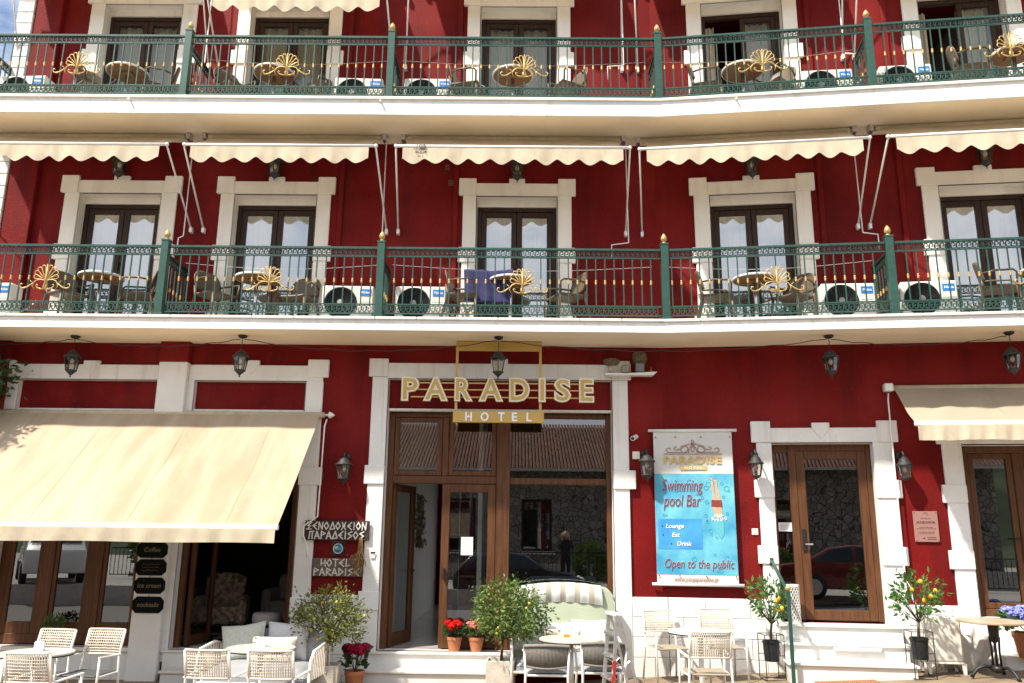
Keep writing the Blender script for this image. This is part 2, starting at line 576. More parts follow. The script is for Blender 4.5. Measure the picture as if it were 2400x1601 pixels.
# ------------------------------------------------------------ balcony slabs
def ring(y, x0=XL-.02, s1=8.4):
    """front line of a balcony at distance -y, bent at the corner"""
    k_ = math.tan(WA/2)
    c = Vector((2.11+y*k_, y, 0))
    e = WING @ Vector((s1, y, 0))
    return [(x0, y), (c.x, c.y), (e.x, e.y)]
def bslab(name, y0, y1, z0, z1, m, x0=XL-.02):
    a = ring(y0, x0)
    b = ring(y1, x0)
    mb = MB()
    mb.slab([a[0], a[1], b[1], b[0]], z0, z1)
    mb.slab([a[1], a[2], b[2], b[1]], z0, z1)
    return mb.build(name, m, H)
for nm, zs, zf in (('lower', S1, F1), ('upper', S2, F2)):
    bslab('balcony_slab', -.92, .005, zs, zf-.05, CREAM)
    bslab('balcony_fascia', -.955, -.921, zs-.004, zf-.044, WHITE)
    bslab('balcony_floor', -.9, .006, zf-.048, zf-.02, MARBLE)
bslab('balcony_lip', -.985, -.90, F2-.043, F2-.005, TRIM)
# marble coping stones of the lower balcony, one by one
x = -8.2
i = 0
while x < 2.0:
    w_ = .575 if i % 3 else .55
    x2 = min(x+w_, 2.045)
    MB().box(x+.003, x2-.003, -.985, -.885, F1-.043, F1-.004).build('coping_stone', MARBLE, H, bevel=.005)
    x = x2
    if x > 2.04:
        break
    i += 1
for i in range(12):
    MB().box(-.06+i*.575+.003, -.06+(i+1)*.575-.003, -.985, -.885, F1-.043, F1-.004).build('coping_stone', MARBLE, H, M=WING, bevel=.005)
# small drain spouts in the upper fascia
for f, x in (('L', -5.75), ('L', -2.05), ('W', 1.15)):
    MB().tube([(x, -.93, S2+.2), (x, -1.02, S2+.19)], .014, 8).build('drain_spout', WMETAL, H, M=FR[f])
# a few vertical hairline stains are left to the paint texture

# ------------------------------------------------------------ door surrounds and balcony doors
def rect_frame(mb, x0, x1, z0, z1, t, y0, y1, tb=None):
    tb = t if tb is None else tb
    mb.box(x0, x0+t, y0, y1, z0, z1)
    mb.box(x1-t, x1, y0, y1, z0, z1)
    mb.box(x0+t, x1-t, y0, y1, z1-t, z1)
    if tb:
        mb.box(x0+t, x1-t, y0, y1, z0, z0+tb)
    return mb
def surround(f, a, b, c, d, zt, z0, keys, corner=(.27, .285), m=TRIM, mid=True, kw=.245):
    """a,d jamb outer edges; b,c inner; zt lintel underside"""
    M = FR[f]
    s_ = MB()
    s_.box(a, b, -.04, .0, z0, zt)
    s_.box(c, d, -.04, .0, z0, zt)
    s_.box(a+.02, d-.02, -.04, .0, zt, zt+.205)
    base = s_.build('door_surround', m, H, M=M, bevel=.006)
    cw_, ch = corner
    for x0, x1 in ((a-.065, a-.065+cw_), (d+.065-cw_, d+.065)):
        MB().box(x0, x1, -.062, -.002, zt-.002, zt+ch).build('corner_block', m, base, bevel=.008)
    if mid:
        xc = (b+c)/2
        h = kw/2
        MB().prism([(xc-h, zt+.275), (xc-h, zt+.20), (xc, zt+.045), (xc+h, zt+.20), (xc+h, zt+.275)], -.058, -.001).build('keystone', m, base, bevel=.005)
    for z_ in keys:
        MB().box(a-.055, b+.004, -.06, -.003, z_, z_+.245).build('jamb_block', m, base, bevel=.008)
        MB().box(c-.004, d+.055, -.06, -.003, z_, z_+.245).build('jamb_block', m, base, bevel=.008)
    return base
def curtain(x0, x1, z0, z1, y, n, amp, m, parent):
    ph = random.random()*6
    wv = random.uniform(.7, 1.3)
    mb = MB().grid(n*8, 4, lambda u, v: (x0+(x1-x0)*u, y+amp*math.sin(u*n*2*PI*wv+ph+.3*v)+amp*.6*math.sin(u*n*4.1*wv+ph*2+v), z0+(z1-z0)*v))
    return mb.build('curtain', m, parent, smooth=True)
def leaf(name, parent, x0, x1, z0, z1, y, m, g, st=.085, M=None, bot=.13, handle=None):
    o = rect_frame(MB(), x0, x1, z0, z1, st, y-.03, y+.03, bot).build(name, m, parent, M=M, bevel=.006)
    MB().quad((x0+st-.005, y, z0+bot-.005), (x1-st+.005, y, z0+bot-.005), (x1-st+.005, y, z1-st+.005), (x0+st-.005, y, z1-st+.005)).build('pane', g, o)
    return o
def balcony_door(f, b, c, dz, cm, opened=0):
    M = FR[f]
    z0, z1 = F1+.03+dz, 7.0+dz
    y = .19
    fr_ = rect_frame(MB(), b+.013, c-.013, z0, z1+.02, .065, y-.04, y+.05, .04).build('balcony_door', DWOOD, H, M=M, bevel=.005)
    x0, x1 = b+.078, c-.078
    xm = (x0+x1)/2
    sub = []
    def lf(a_, b_):
        o = rect_frame(MB(), a_, b_, z0+.045, z1-.05, .082, y-.025, y+.03, .12).build('door_leaf', DWOOD, fr_, bevel=.005)
        MB().quad((a_+.08, y, z0+.16), (b_-.08, y, z0+.16), (b_-.08, y, z1-.13), (a_+.08, y, z1-.13)).build('pane', GLASS2 if dz else GLASS, fr_)
    lf(x0, xm-.003) if not opened else None
    lf(xm+.003, x1)
    if not opened:
        curtain(x0+.05, xm-.03, z0+.06, z1-.09, y+.12, 4, .030, cm, fr_)
        curtain(xm+.03, x1-.05, z0+.06, z1-.09, y+.12, 4, .030, cm, fr_)
    else:
        curtain(x0+.02, x0+.16, z0+.06, z1-.09, y+.14, 3, .02, cm, fr_)
        curtain(xm+.05, x1-.1, z0+.06, z1-.09, y+.14, 5, .02, cm, fr_)
    MB().box(xm-.012, xm+.012, y-.06, y-.03, z0+.98, z0+1.1).build('handle', DARK, fr_)
for fl, dz in ((0, 0), (1, DZ)):
    for i, (f, a, b, c, d) in enumerate(BAYS):
        zt = 7.145+dz
        surround(f, a, b, c, d, zt, F1-.02+dz, (6.05+dz, 4.99+dz), corner=(.268, .278))
        reveal('reveal', b, c, F1-.01+dz, zt-.01, -.03, .16, TRIM, FR[f])
        MB().box(b+.012, c-.012, .12, .24, 7.022+dz, zt-.005).build('door_head', TRIM, H, M=FR[f])
        balcony_door(f, b, c, dz, CURT if fl == 0 else CCURT, opened=1 if (fl == 1 and i >= 3) else 0)

# ------------------------------------------------------------ ground floor: shop front and bar on the left
RIM = .03
def white_edge(x0, x1, z0, z1, M=I4):
    return rect_frame(MB(), x0, x1, z0, z1, .028, -.038, .10, 0).build('opening_trim', WHITE, H, M=M)
reveal('reveal', -7.34, -5.27, .45, 4.2, -.03, .2, WHITE, I4)
reveal('reveal', -4.75, -3.1, .45, 4.2, -.03, .2, WHITE, I4)
s_ = MB()
s_.box(-7.42, -5.262, -.04, 0, 4.2, 4.42)
s_.box(-4.838, -2.86, -.04, 0, 4.2, 4.43)
s_.box(-7.62, -7.34, -.04, 0, .0, 4.2)
s_.box(-3.1, -2.85, -.04, 0, .0, 4.2)
lint = s_.build('shop_surround', WHITE, H, bevel=.006)
for x0, x1, z0, z1 in ((-7.66, -7.42, 4.2, 4.47), (-3.09, -2.78, 4.255, 4.52), (-3.12, -2.79, 2.69, 2.945), (-3.12, -2.8, .9, 1.16)):
    MB().box(x0, x1, -.062, -.002, z0, z1).build('corner_block', WHITE, lint, bevel=.008)
for xc, zt in ((-6.29, 4.475), (-3.93, 4.50)):
    MB().prism([(xc-.12, zt), (xc-.12, zt-.07), (xc, zt-.21), (xc+.12, zt-.07), (xc+.12, zt)], -.056, -.001).build('keystone', WHITE, lint, bevel=.005)
MB().box(-4.839, -4.75, -.038, 0, .3, 4.199).build('shop_trim', WHITE, H)
MB().box(-5.26, -4.84, -.13, 0, -.1, 4.455).build('column', WHITE, H, bevel=.012)
MB().box(-5.265, -4.835, -.135, 0, 4.456, S1+.02).build('column_head', RED, H, bevel=.008)
for x0, x1, z0 in ((-7.335, -5.275, 3.775), (-4.745, -3.105, 3.78)):
    MB().box(x0, x1, .05, .1, z0, 4.195).build('red_panel', RED, H)
    MB().box(x0, x1, .02, .12, z0-.035, z0-.003).build('panel_trim', WHITE, H)
# fixed folding frames of the shop window
fr_ = MB()
fr_.box(-7.33, -7.2, .14, .22, .48, 3.7)
fr_.box(-5.36, -5.275, .14, .22, .48, 3.7)
fr_.box(-7.2, -5.36, .14, .22, 3.6, 3.7)
fr_.box(-7.2, -5.36, .14, .22, .485, .62)
for x0, x1 in ((-6.73, -6.555), (-6.055, -5.862)):
    fr_.box(x0, x1, .13, .23, .62, 3.6)
sw = fr_.build('shop_window', WOOD, H, bevel=.006)
for x0, x1 in ((-7.2, -6.73), (-6.555, -6.055), (-5.862, -5.36)):
    rect_frame(MB(), x0, x1, .62, 3.6, .055, .145, .20, .16).build('sash', WOOD, sw, bevel=.005)
    MB().quad((x0+.05, .17, .77), (x1-.05, .17, .77), (x1-.05, .17, 3.55), (x0+.05, .17, 3.55)).build('pane', SGLASS, sw)
MB().box(-7.4, -5.262, -.09, .14, .425, .478).build('window_sill', MARBLE, H, bevel=.006)
# bar doorway
bd = MB().box(-4.745, -4.665, .1, .2, .45, 3.74).box(-3.185, -3.105, .1, .2, .45, 3.74).box(-4.665, -3.185, .1, .2, 3.66, 3.74).build('bar_door_frame', WOOD, H, bevel=.006)
lf = leaf('bar_door_leaf', H, 0, .78, .47, 3.62, 0, WOOD, SGLASS, M=T(-4.62, .22, 0) @ RZ(86))
lf = leaf('bar_door_leaf', H, 0, .78, .47, 3.62, 0, WOOD, SGLASS, M=T(-3.22, .22, 0) @ RZ(98))

# ------------------------------------------------------------ main entrance
EJ = (-2.13, -1.9, 1.385, 1.61)
s_ = MB()
s_.box(EJ[0], EJ[1], -.04, 0, .0, 4.275)
s_.box(EJ[2], EJ[3], -.04, 0, .0, 4.255)
s_.box(-1.92, 1.39, -.04, 0, 4.257, 4.485)
es = s_.build('entrance_surround', WHITE, H, bevel=.006)
for x0, x1, z0, z1 in ((-2.185, -1.905, 4.277, 4.545), (1.375, 1.66, 4.258, 4.5), (-2.18, -1.895, 2.717, 2.984), (1.38, 1.70, 2.68, 2.945), (-2.18, -1.895, 1.0, 1.25)):
    MB().box(x0, x1, -.062, -.003, z0, z1).build('corner_block', WHITE, es, bevel=.008)
xc = -.27
MB().prism([(xc-.125, 4.56), (xc-.125, 4.47), (xc, 4.31), (xc+.125, 4.47), (xc+.125, 4.56)], -.056, -.001).build('keystone', WHITE, es, bevel=.005)
reveal('reveal', -1.9, 1.385, .46, 4.256, -.03, .2, WHITE, I4)
MB().box(-1.885, 1.372, .05, .1, 3.82, 4.24).build('red_panel', RED, H)
MB().box(-1.885, 1.372, .02, .12, 3.785, 3.817).build('panel_trim', WHITE, H)
y = .2
e_ = MB()
e_.box(-1.888, -1.80, y-.05, y+.05, .48, 3.78)
e_.box(1.30, 1.372, y-.05, y+.05, .48, 3.78)
e_.box(-1.80, 1.30, y-.05, y+.05, 3.71, 3.78)
e_.box(-.295, -.10, y-.06, y+.06, .48, 3.71)
e_.box(-1.80, -.295, y-.055, y+.055, 2.745, 2.855)
e_.box(-.10, 1.30, y-.055, y+.055, 2.745, 2.835)
e_.box(-1.09, -1.0, y-.05, y+.05, 2.855, 3.71)
e_.box(-.10, 1.30, y-.05, y+.05, .48, .62)
ent = e_.build('entrance_frame', WOOD, H, bevel=.008)
for x0, x1 in ((-1.80, -1.09), (-1.0, -.295)):
    rect_frame(MB(), x0+.004, x1-.004, 2.86, 3.705, .07, y-.035, y+.035).build('sash', WOOD, ent, bevel=.006)
    MB().quad((x0+.06, y, 2.92), (x1-.06, y, 2.92), (x1-.06, y, 3.65), (x0+.06, y, 3.65)).build('pane', SGLASS, ent)
MB().quad((-.1, y, 2.83), (1.3, y, 2.83), (1.3, y, 3.71), (-.1, y, 3.71)).build('pane', SGLASS, ent)
MB().quad((-.1, y, .61), (1.3, y, .61), (1.3, y, 2.75), (-.1, y, 2.75)).build('pane', SGLASS, ent)
lf = leaf('door_leaf', H, -1.075, -.30, .49, 2.74, y-.01, WOOD, SGLASS, st=.115, bot=.17)
MB().box(-1.035, -1.005, y-.1, y-.04, 1.42, 1.56).build('handle', DARK, lf)
lf = leaf('door_leaf', H, 0, .74, .49, 2.74, 0, WOOD, SGLASS, st=.105, bot=.17, M=T(-1.80, y+.03, 0) @ RZ(72))
MB().tube([(.66, -.03, 1.5), (.66, -.08, 1.5), (.56, -.08, 1.5)], .012, 6).build('handle', DARK, lf)

# ------------------------------------------------------------ wing ground floor: side door and right window
def steps(name, f, ls):
    """ls: (x0,x1,y0,ztop) from the wall outwards"""
    for n_, (x0, x1, y0, zt) in enumerate(ls):
        zb = ls[n_+1][3] if n_+1 < len(ls) else -.1
        s2 = MB().box(x0+.025, x1-.025, y0+.03, -.002 if n_ == 0 else ls[n_-1][2]+.032, zb-.1, zt-.034).build('step_riser', MARBLE, H, M=FR[f])
        MB().box(x0, x1, y0, .06 if n_ == 0 else ls[n_-1][2]+.035, zt-.032, zt).build('step_tread', MARBLE, H, M=FR[f], bevel=.006)
wd = surround('W', 1.298, 1.507, 2.875, 3.15, 3.345, .2, (2.575, 1.68), corner=(.27, .30), m=WHITE, kw=.24)
reveal('reveal', 1.5, 2.885, .90, 3.342, -.03, .16, WHITE, WING)
y = .15
d_ = MB()
d_.box(1.512, 1.555, y-.04, y+.04, .94, 3.33)
d_.box(1.75, 1.85, y-.05, y+.05, .94, 3.33)
d_.box(2.80, 2.873, y-.05, y+.05, .94, 3.33)
d_.box(1.85, 2.80, y-.05, y+.05, 3.24, 3.33)
d_.box(1.555, 1.75, y-.04, y+.04, 3.22, 3.33)
sd = d_.build('side_door_frame', WOOD, H, M=WING, bevel=.007)
MB().quad((1.55, y, .95), (1.76, y, .95), (1.76, y, 3.23), (1.55, y, 3.23)).build('pane', SGLASS, sd)
lf = leaf('door_leaf', H, 1.853, 2.797, .95, 3.238, y-.015, WOOD, SGLASS, st=.115, bot=.13, M=WING)
MB().box(1.875, 1.925, y-.06, y-.045, 1.85, 2.15).build('lock_plate', DARK, lf)
MB().tube([(1.9, y-.05, 1.95), (1.9, y-.1, 1.95), (2.0, y-.1, 1.95)], .011, 6).build('handle', STEEL, lf)
steps('W', 'W', [(1.42, 3.0, -.30, .925), (1.40, 2.97, -.60, .725), (1.40, 2.95, -.92, .525)])
w5 = surround('W', 3.78, 4.035, 5.6, 5.85, 3.315, .3, (2.515, 1.645), m=WHITE, mid=False)
reveal('reveal', 4.03, 5.6, 1.03, 3.31, -.03, .16, WHITE, WING)
d_ = rect_frame(MB(), 4.045, 5.585, 1.04, 3.30, .1, y-.05, y+.05)
d_.box(4.72, 4.86, y-.05, y+.05, 1.14, 3.2)
rw = d_.build('right_window', WOOD, H, M=WING, bevel=.007)
for x0, x1 in ((4.145, 4.72), (4.86, 5.485)):
    rect_frame(MB(), x0+.003, x1-.003, 1.143, 3.197, .075, y-.035, y+.02).build('sash', WOOD, rw, bevel=.006)
    MB().quad((x0+.06, y, 1.2), (x1-.06, y, 1.2), (x1-.06, y, 3.14), (x0+.06, y, 3.14)).build('pane', SGLASS, rw)
MB().tube([(4.70, y-.05, 2.05), (4.70, y-.09, 2.05), (4.6, y-.09, 2.05)], .011, 6).build('handle', DARK, rw)

# ------------------------------------------------------------ white base course, block by block
def base_course(f, x0, x1, ztop, rows=5, first=.3, y=-.0, h=.262, w_=.6):
    M = FR[f]
    b0 = MB().box(x0, x1, y-.02, y-.001, ztop-rows*h, ztop).build('base_wall', WHITE, H, M=M)
    for r_ in range(rows):
        z1_ = ztop-r_*h
        x_ = x0
        nx = x0+(first if r_ % 2 else first+w_/2)
        while x_ < x1-.001:
            xe = min(nx, x1)
            if xe-x_ > .03:
                MB().box(x_+.004, xe-.004, y-.034, y-.0205, z1_-h+.004, z1_-(.004 if r_ else 0)).build('base_block', WHITE, b0, bevel=.005)
            x_ = xe
            nx = xe+w_
base_course('L', -2.85, -2.13, 1.195, 5, .2)
base_course('L', 1.61, 2.105, 1.212, 5, .3)
base_course('W', .005, 1.298, 1.212, 5, .2)
base_course('W', 3.15, 3.78, 1.178, 4, .25)
base_course('W', 5.85, 8.4, 1.178, 4, .25)
MB().box(4.035, 5.6, -.03, 0, .2, 1.0).build('window_apron', WHITE, H, M=WING)
MB().box(-5.262-2.1, -5.262, -.03, 0, -.1, .43).build('shop_apron', WHITE, H)
MB().box(-4.84, -3.1, -.0, .02, -.1, .43).build('shop_apron', WHITE, H)
MB().box(4.1, 7.5, -.5, -.031, .0, .62).build('window_step', WHITE, H, M=WING, bevel=.01)
steps('L', 'L', [(-4.82, -2.9, -.10, .456), (-4.70, -2.8, -.42, .235)])
steps('L', 'L', [(-2.10, .02, -.13, .472), (-2.11, .03, -.46, .275)])

# ------------------------------------------------------------ railings
BAYN = ['leftmost bay', 'second bay from the left', 'middle bay above the entrance', 'fourth bay from the left', 'rightmost bay']
FLN = ['lower balcony', 'upper balcony']
def meander(x0, x1, z0, z1, m_y, flip):
    mb = MB()
    n = max(1, int(round((x1-x0)/.0685)))
    u = (x1-x0)/n
    h = z1-z0
    t = .0085
    for i in range(n):
        X = lambda a: x0+(i+a)*u
        Z = lambda b: z0+(b if not flip else 1-b)*h
        pts = [(0, .86), (.84, .86), (.84, .16), (.26, .16), (.26, .56), (.56, .56)]
        if flip:
            pts = [(1-a, b) for a, b in pts]
        for (a, b), (c, d) in zip(pts, pts[1:]):
            mb.bar((X(a), m_y, Z(b)), (X(c), m_y, Z(d)), t, .014)
        mb.bar((X(.0 if not flip else 1), m_y, Z(.86)), (X(.0 if not flip else 1), m_y, Z(.3)), t, .014)
        mb.bar((X(.5), m_y, Z(.86)), (X(.5), m_y, Z(1.0)), t*1.3, .014)
        mb.bar((X(.55), m_y, Z(.16)), (X(.55), m_y, Z(0)), t*1.3, .014)
    return mb
def palmette():
    mb = MB()
    mb.tube([(0, 0, -.37), (0, 0, -.2), (0, 0, 0)], [.020, .014, .007], 8)
    mb.ell((0, 0, -.325), .033, .016, .05, 8, 6)
    for s in (-1, 1):
        for ang, ln, w_ in ((14, .228, .027), (32, .222, .029), (50, .205, .030), (69, .182, .029)):
            a = rad(ang)
            ct = Vector((s*math.sin(a), 0, math.cos(a)))
            nm = Vector((ct.z, 0, -ct.x))
            base = Vector((0, 0, -.238))
            c = base+ct*(ln-w_)
            pts = [base, base+ct*(ln-w_)*.5+nm*w_*.55]
            for j in range(9):
                b = -1.75+3.5*j/8
                pts.append(c+ct*w_*math.cos(b)-nm*w_*math.sin(b))
            pts += [base+ct*(ln-w_)*.5-nm*w_*.55, base]
            mb.tube(pts, .0072, 5)
        mb.tube([(s*x, 0, z) for x, z in ((0, -.253), (.03, -.232), (.087, -.223), (.143, -.244), (.172, -.285), (.178, -.317), (.152, -.368))], [.008, .008, .009, .009, .009, .007, .003], 5)
        mb.tube([(s*x, 0, z) for x, z in ((.165, -.272), (.2, -.3), (.248, -.336), (.3, -.354), (.34, -.34), (.352, -.308), (.336, -.285), (.317, -.296))], [.006, .009, .011, .011, .010, .009, .008, .010], 5)
        mb.tube([(s*x, 0, z) for x, z in ((.01, -.363), (.06, -.361), (.106, -.345), (.129, -.313), (.115, -.297), (.1, -.313))], [.010, .011, .010, .009, .008, .010], 5)
        mb.tube([(s*x, 0, z) for x, z in ((.18, -.27), (.207, -.253), (.218, -.237))], [.008, .007, .003], 5)
    return mb.mesh('palmette', GOLD, True)
PALM = palmette()
def collar():
    return MB().lathe([(.008, -.034), (.014, -.030), (.015, -.020), (.010, -.011), (.019, 0), (.010, .011), (.015, .020), (.014, .030), (.008, .034)], 10).mesh('collar', GOLD, True)
COLL = collar()
BALM = MB().box(-.008, .008, -.008, .008, .195, .89).mesh('baluster', GREEN)
BALS = MB().box(-.008, .008, -.008, .008, .70, .89).mesh('baluster', GREEN)
BALL_ = MB().box(-.008, .008, -.008, .008, .195, .335).mesh('baluster', GREEN)
POST = MB().box(-.052, .052, -.052, .052, .015, 1.10).box(-.07, .07, -.07, .07, 0, .03).box(-.058, .058, -.058, .058, 1.085, 1.115).mesh('post', GREEN)
FIN = MB().lathe([(.03, 0), (.034, .012), (.02, .025), (.03, .034), (.042, .06), (.043, .078), (.034, .11), (.015, .142), (.003, .155)], 14).mesh('finial', GOLD, True)
def railing(f, x0, x1, zf, pc, post, label, group):
    M = FR[f] @ T(0, -.9, zf)
    t = thing('balcony_railing', label, 'railing', M, group)
    mb = MB()
    mb.box(x0, x1, -.022, .022, 1.0, 1.03)
    for z_ in (.06, .19, .893):
        mb.box(x0, x1, -.012, .012, z_-.008, z_+.008)
    for x in [x0+.04+(x1-x0-.08)*i/5 for i in range(6)]:
        mb.box(x-.007, x+.007, -.007, .007, 0, .06)
    mb.build('rail_frame', GREEN, t)
    meander(x0+.05, x1-.05, .90, 1.0, 0, True).build('meander_band', DGREEN, t)
    meander(x0+.05, x1-.05, .07, .183, 0, False).build('meander_band', GREEN, t)
    i = 0
    n0 = int((pc-x0-.06)/.1285)
    n1 = int((x1-.06-pc)/.1285)
    for i in range(-n0, n1+1):
        x = pc+i*.1285
        if abs(i) == 1:
            continue
        if i == 0:
            obj('baluster', BALS, t, T(x, 0, 0))
            obj('baluster', BALL_, t, T(x, 0, 0))
            continue
        b = obj('baluster', BALM, t, T(x, 0, 0))
        obj('collar', COLL, b, T(0, 0, .535))
    obj('palmette', PALM, t, T(pc, -.03, .725))
    if post is not None:
        p = obj('post', POST, t, T(post, 0, 0), .004)
        obj('finial', FIN, p, T(0, 0, 1.115))
def divider(f, x, zf, label, ln=.72):
    M = FR[f] @ T(x, -.83, zf)
    t = thing('balcony_divider', label, 'divider', M, 'short railings dividing the balconies')
    mb = MB()
    mb.box(-.018, .018, 0, ln, .90, .93)
    for z_ in (.06, .19, .80):
        mb.box(-.01, .01, 0, ln, z_-.008, z_+.008)
    mb.box(-.015, .015, ln-.03, ln, 0, .93)
    mb.build('rail_frame', DGREEN, t)
    b = meander(0, ln, .80, .90, 0, True)
    b.xf(Matrix.Rotation(PI/2, 4, 'Z'))
    b.build('meander_band', DGREEN, t)
    b = meander(0, ln, .07, .183, 0, False)
    b.xf(Matrix.Rotation(PI/2, 4, 'Z'))
    b.build('meander_band', DGREEN, t)
    for i in range(5):
        y = .07+i*.128
        bb = obj('baluster', BALM, t, T(0, y, -.09))
        obj('collar', COLL, bb, T(0, 0, .535))
k_ = math.tan(WA/2)
PX = 2.11-.9*k_
for fl, zf in ((0, F1), (1, F2)):
    g = 'green railing panels of the '+FLN[fl]
    spec = [('L', XL, -5.05, -6.625, -5.0), ('L', -4.95, -1.99, -3.485, -1.94), ('L', -1.89, 2.0, .055, PX), ('W', -.01, 3.02, 1.565, 3.07), ('W', 3.12, 6.6, 4.95, None)]
    for i, (f, x0, x1, pc, po) in enumerate(spec):
        railing(f, x0, x1, zf, pc, po, 'green iron railing panel with gold palmette, %s, %s' % (FLN[fl], BAYN[i]), g)
    for f, x, nm in (('L', XL+.04, 'at its left end'), ('L', -5.0, 'between first and second bay'), ('L', -1.94, 'left of the middle bay'), ('W', 3.07, 'beside the rightmost bay')):
        divider(f, x, zf, 'dark green divider railing on the %s %s' % (FLN[fl], nm))
    if fl:
        divider('L', 2.05, zf, 'dark green divider railing on the upper balcony right of the middle bay')

# ------------------------------------------------------------ awnings of the balconies
def scallop(x0, x1, z1, drop, y, lam=.312):
    n = max(2, int(round((x1-x0)/lam)))
    m = n*10
    def fn(u, v):
        c = (.5-.5*math.cos(2*PI*u*n)) ** .75
        low = z1-drop*(.68+.32*c)
        wob = .012*math.sin(u*31)*(1-v)+.008*math.sin(u*77+1)*(1-v)
        return (x0+(x1-x0)*u, y+wob-.01*(1-v), low+(z1-low)*v)
    return MB().grid(m, 4, fn)
def awning(f, x0, x1, ym, zm, yb, zb, piv, label, group, a0=None, a1=None, mats=(AWN, VAL), drop=.265, crank=None, box=False):
    """roller at (ym,zm), front bar at (yb,zb), arms pivot on the wall at height piv"""
    t = thing('awning', label, 'awning', FR[f] @ T((x0+x1)/2, 0, zm), group)
    M = FR[f].inverted()
    cx = (x0+x1)/2
    L = lambda mb: mb.xf(T(-cx, 0, -zm))
    def cf(u, v):
        sag = -.05*math.sin(PI*v)*(.5+.5*math.sin(PI*u))
        return (x0+.05+(x1-x0-.1)*u, ym+(yb-ym)*v, zm+(zb-zm)*v+sag+.009*math.sin(u*40+v*3)*math.sin(PI*v)+.006*math.sin(u*17-v*5))
    L(MB().grid(40, 10, cf)).build('canopy', mats[0], t, smooth=True)
    L(scallop(x0+.04, x1-.04, zb-.02, drop, yb-.01)).build('valance', mats[1], t, smooth=True)
    L(MB().tube([(x0, ym, zm), (x1, ym, zm)], .04, 10)).build('roller', mats[1] if not box else WMETAL, t, smooth=True)
    L(MB().tube([(x0-.05, yb, zb), (x1+.05, yb, zb)], .022, 8)).build('front_bar', WMETAL, t, smooth=True)
    for xe, xb in ((x0-.06, a0 if a0 is not None else x0), (x1+.06, a1 if a1 is not None else x1)):
        mb = MB().tube([(xe+(.03 if xe < cx else -.03), yb, zb), (xe, yb+.012, zb-.03), (xb, -.06, piv)], .014, 6)
        mb.ell((xe, yb, zb), .03, .03, .03, 8, 6)
        L(mb).build('arm', WMETAL, t, smooth=True)
        L(MB().box(xb-.02, xb+.02, -.08, -.001, piv-.06, piv+.02)).build('arm_bracket', WMETAL, t)
        L(MB().box(xe-.03, xe+.03, ym-.05, ym+.08, zm-.05, zm+.044)).build('wall_bracket', ALU, t)
    if crank is not None:
        xk, zk, dx = crank
        L(MB().tube([(xk, ym-.02, zm), (xk+.01, ym-.05, zk+.28), (xk+.01, ym-.06, zk+.27), (xk+dx, ym-.1, zk+.22), (xk+dx, ym-.1, zk)], .009, 6)).build('crank_rod', WMETAL, t, smooth=True)
    return t
G1 = 'scalloped cream awnings over the lower balcony'
G2 = 'scalloped cream awnings over the upper balcony'
A1 = [('L', -8.1, -5.17, None, -5.03, (-5.02, 6.05, -.04)), ('L', -4.80, -2.14, -4.84, -2.03, (-2.05, 5.85, -.02)), ('L', -1.73, 1.53, -1.85, 1.63, (1.62, 6.0, -.25)),
      ('W', -.19, 2.87, -.22, 2.94, (2.90, 6.05, .2)), ('W', 3.23, 6.5, 3.11, 6.6, None)]
for i, (f, x0, x1, a0, a1, ck) in enumerate(A1):
    yb, zb = (-1.0, 7.485)
    awning(f, x0, x1, -.3, 7.968 if i not in (0, 3) else 7.962, yb, zb, 6.55, 'cream awning with scalloped edge below the upper balcony, '+BAYN[i], G1, a0, a1, crank=ck)
    if i == 1:
        awning(f, x0, x1, -.2, 11.0, -.78, 10.14, 9.2, 'cream awning with scalloped valance at the top edge, second bay from the left', G2, a0, a1, drop=.30)
    else:
        awning(f, x0, x1, -.2, 11.1, -.45, 10.62, 9.35, 'cream awning of the upper balcony showing only its arms, '+BAYN[i], G2, a0, a1, crank=None if ck is None else (ck[0], 9.0, ck[2]))
# printed maker's stamp on the middle valance (illegible dark marks)
aw3 = [o for o in COL.objects if o.get('label', '').startswith('cream awning with scalloped edge') and 'middle' in o['label']][0]
rr = random.Random(2)
mb = MB()
for r_ in range(3):
    for c_ in range(8):
        if rr.random() < .8:
            x, z = -1.42+.022*c_, -.41-.05*r_
            mb.box(x, x+rr.uniform(.008, .018), -1.036, -1.032, z-.09, z-.09+rr.uniform(.012, .03))
tag(mb.build('maker_stamp', DARK, aw3), kind='stuff')
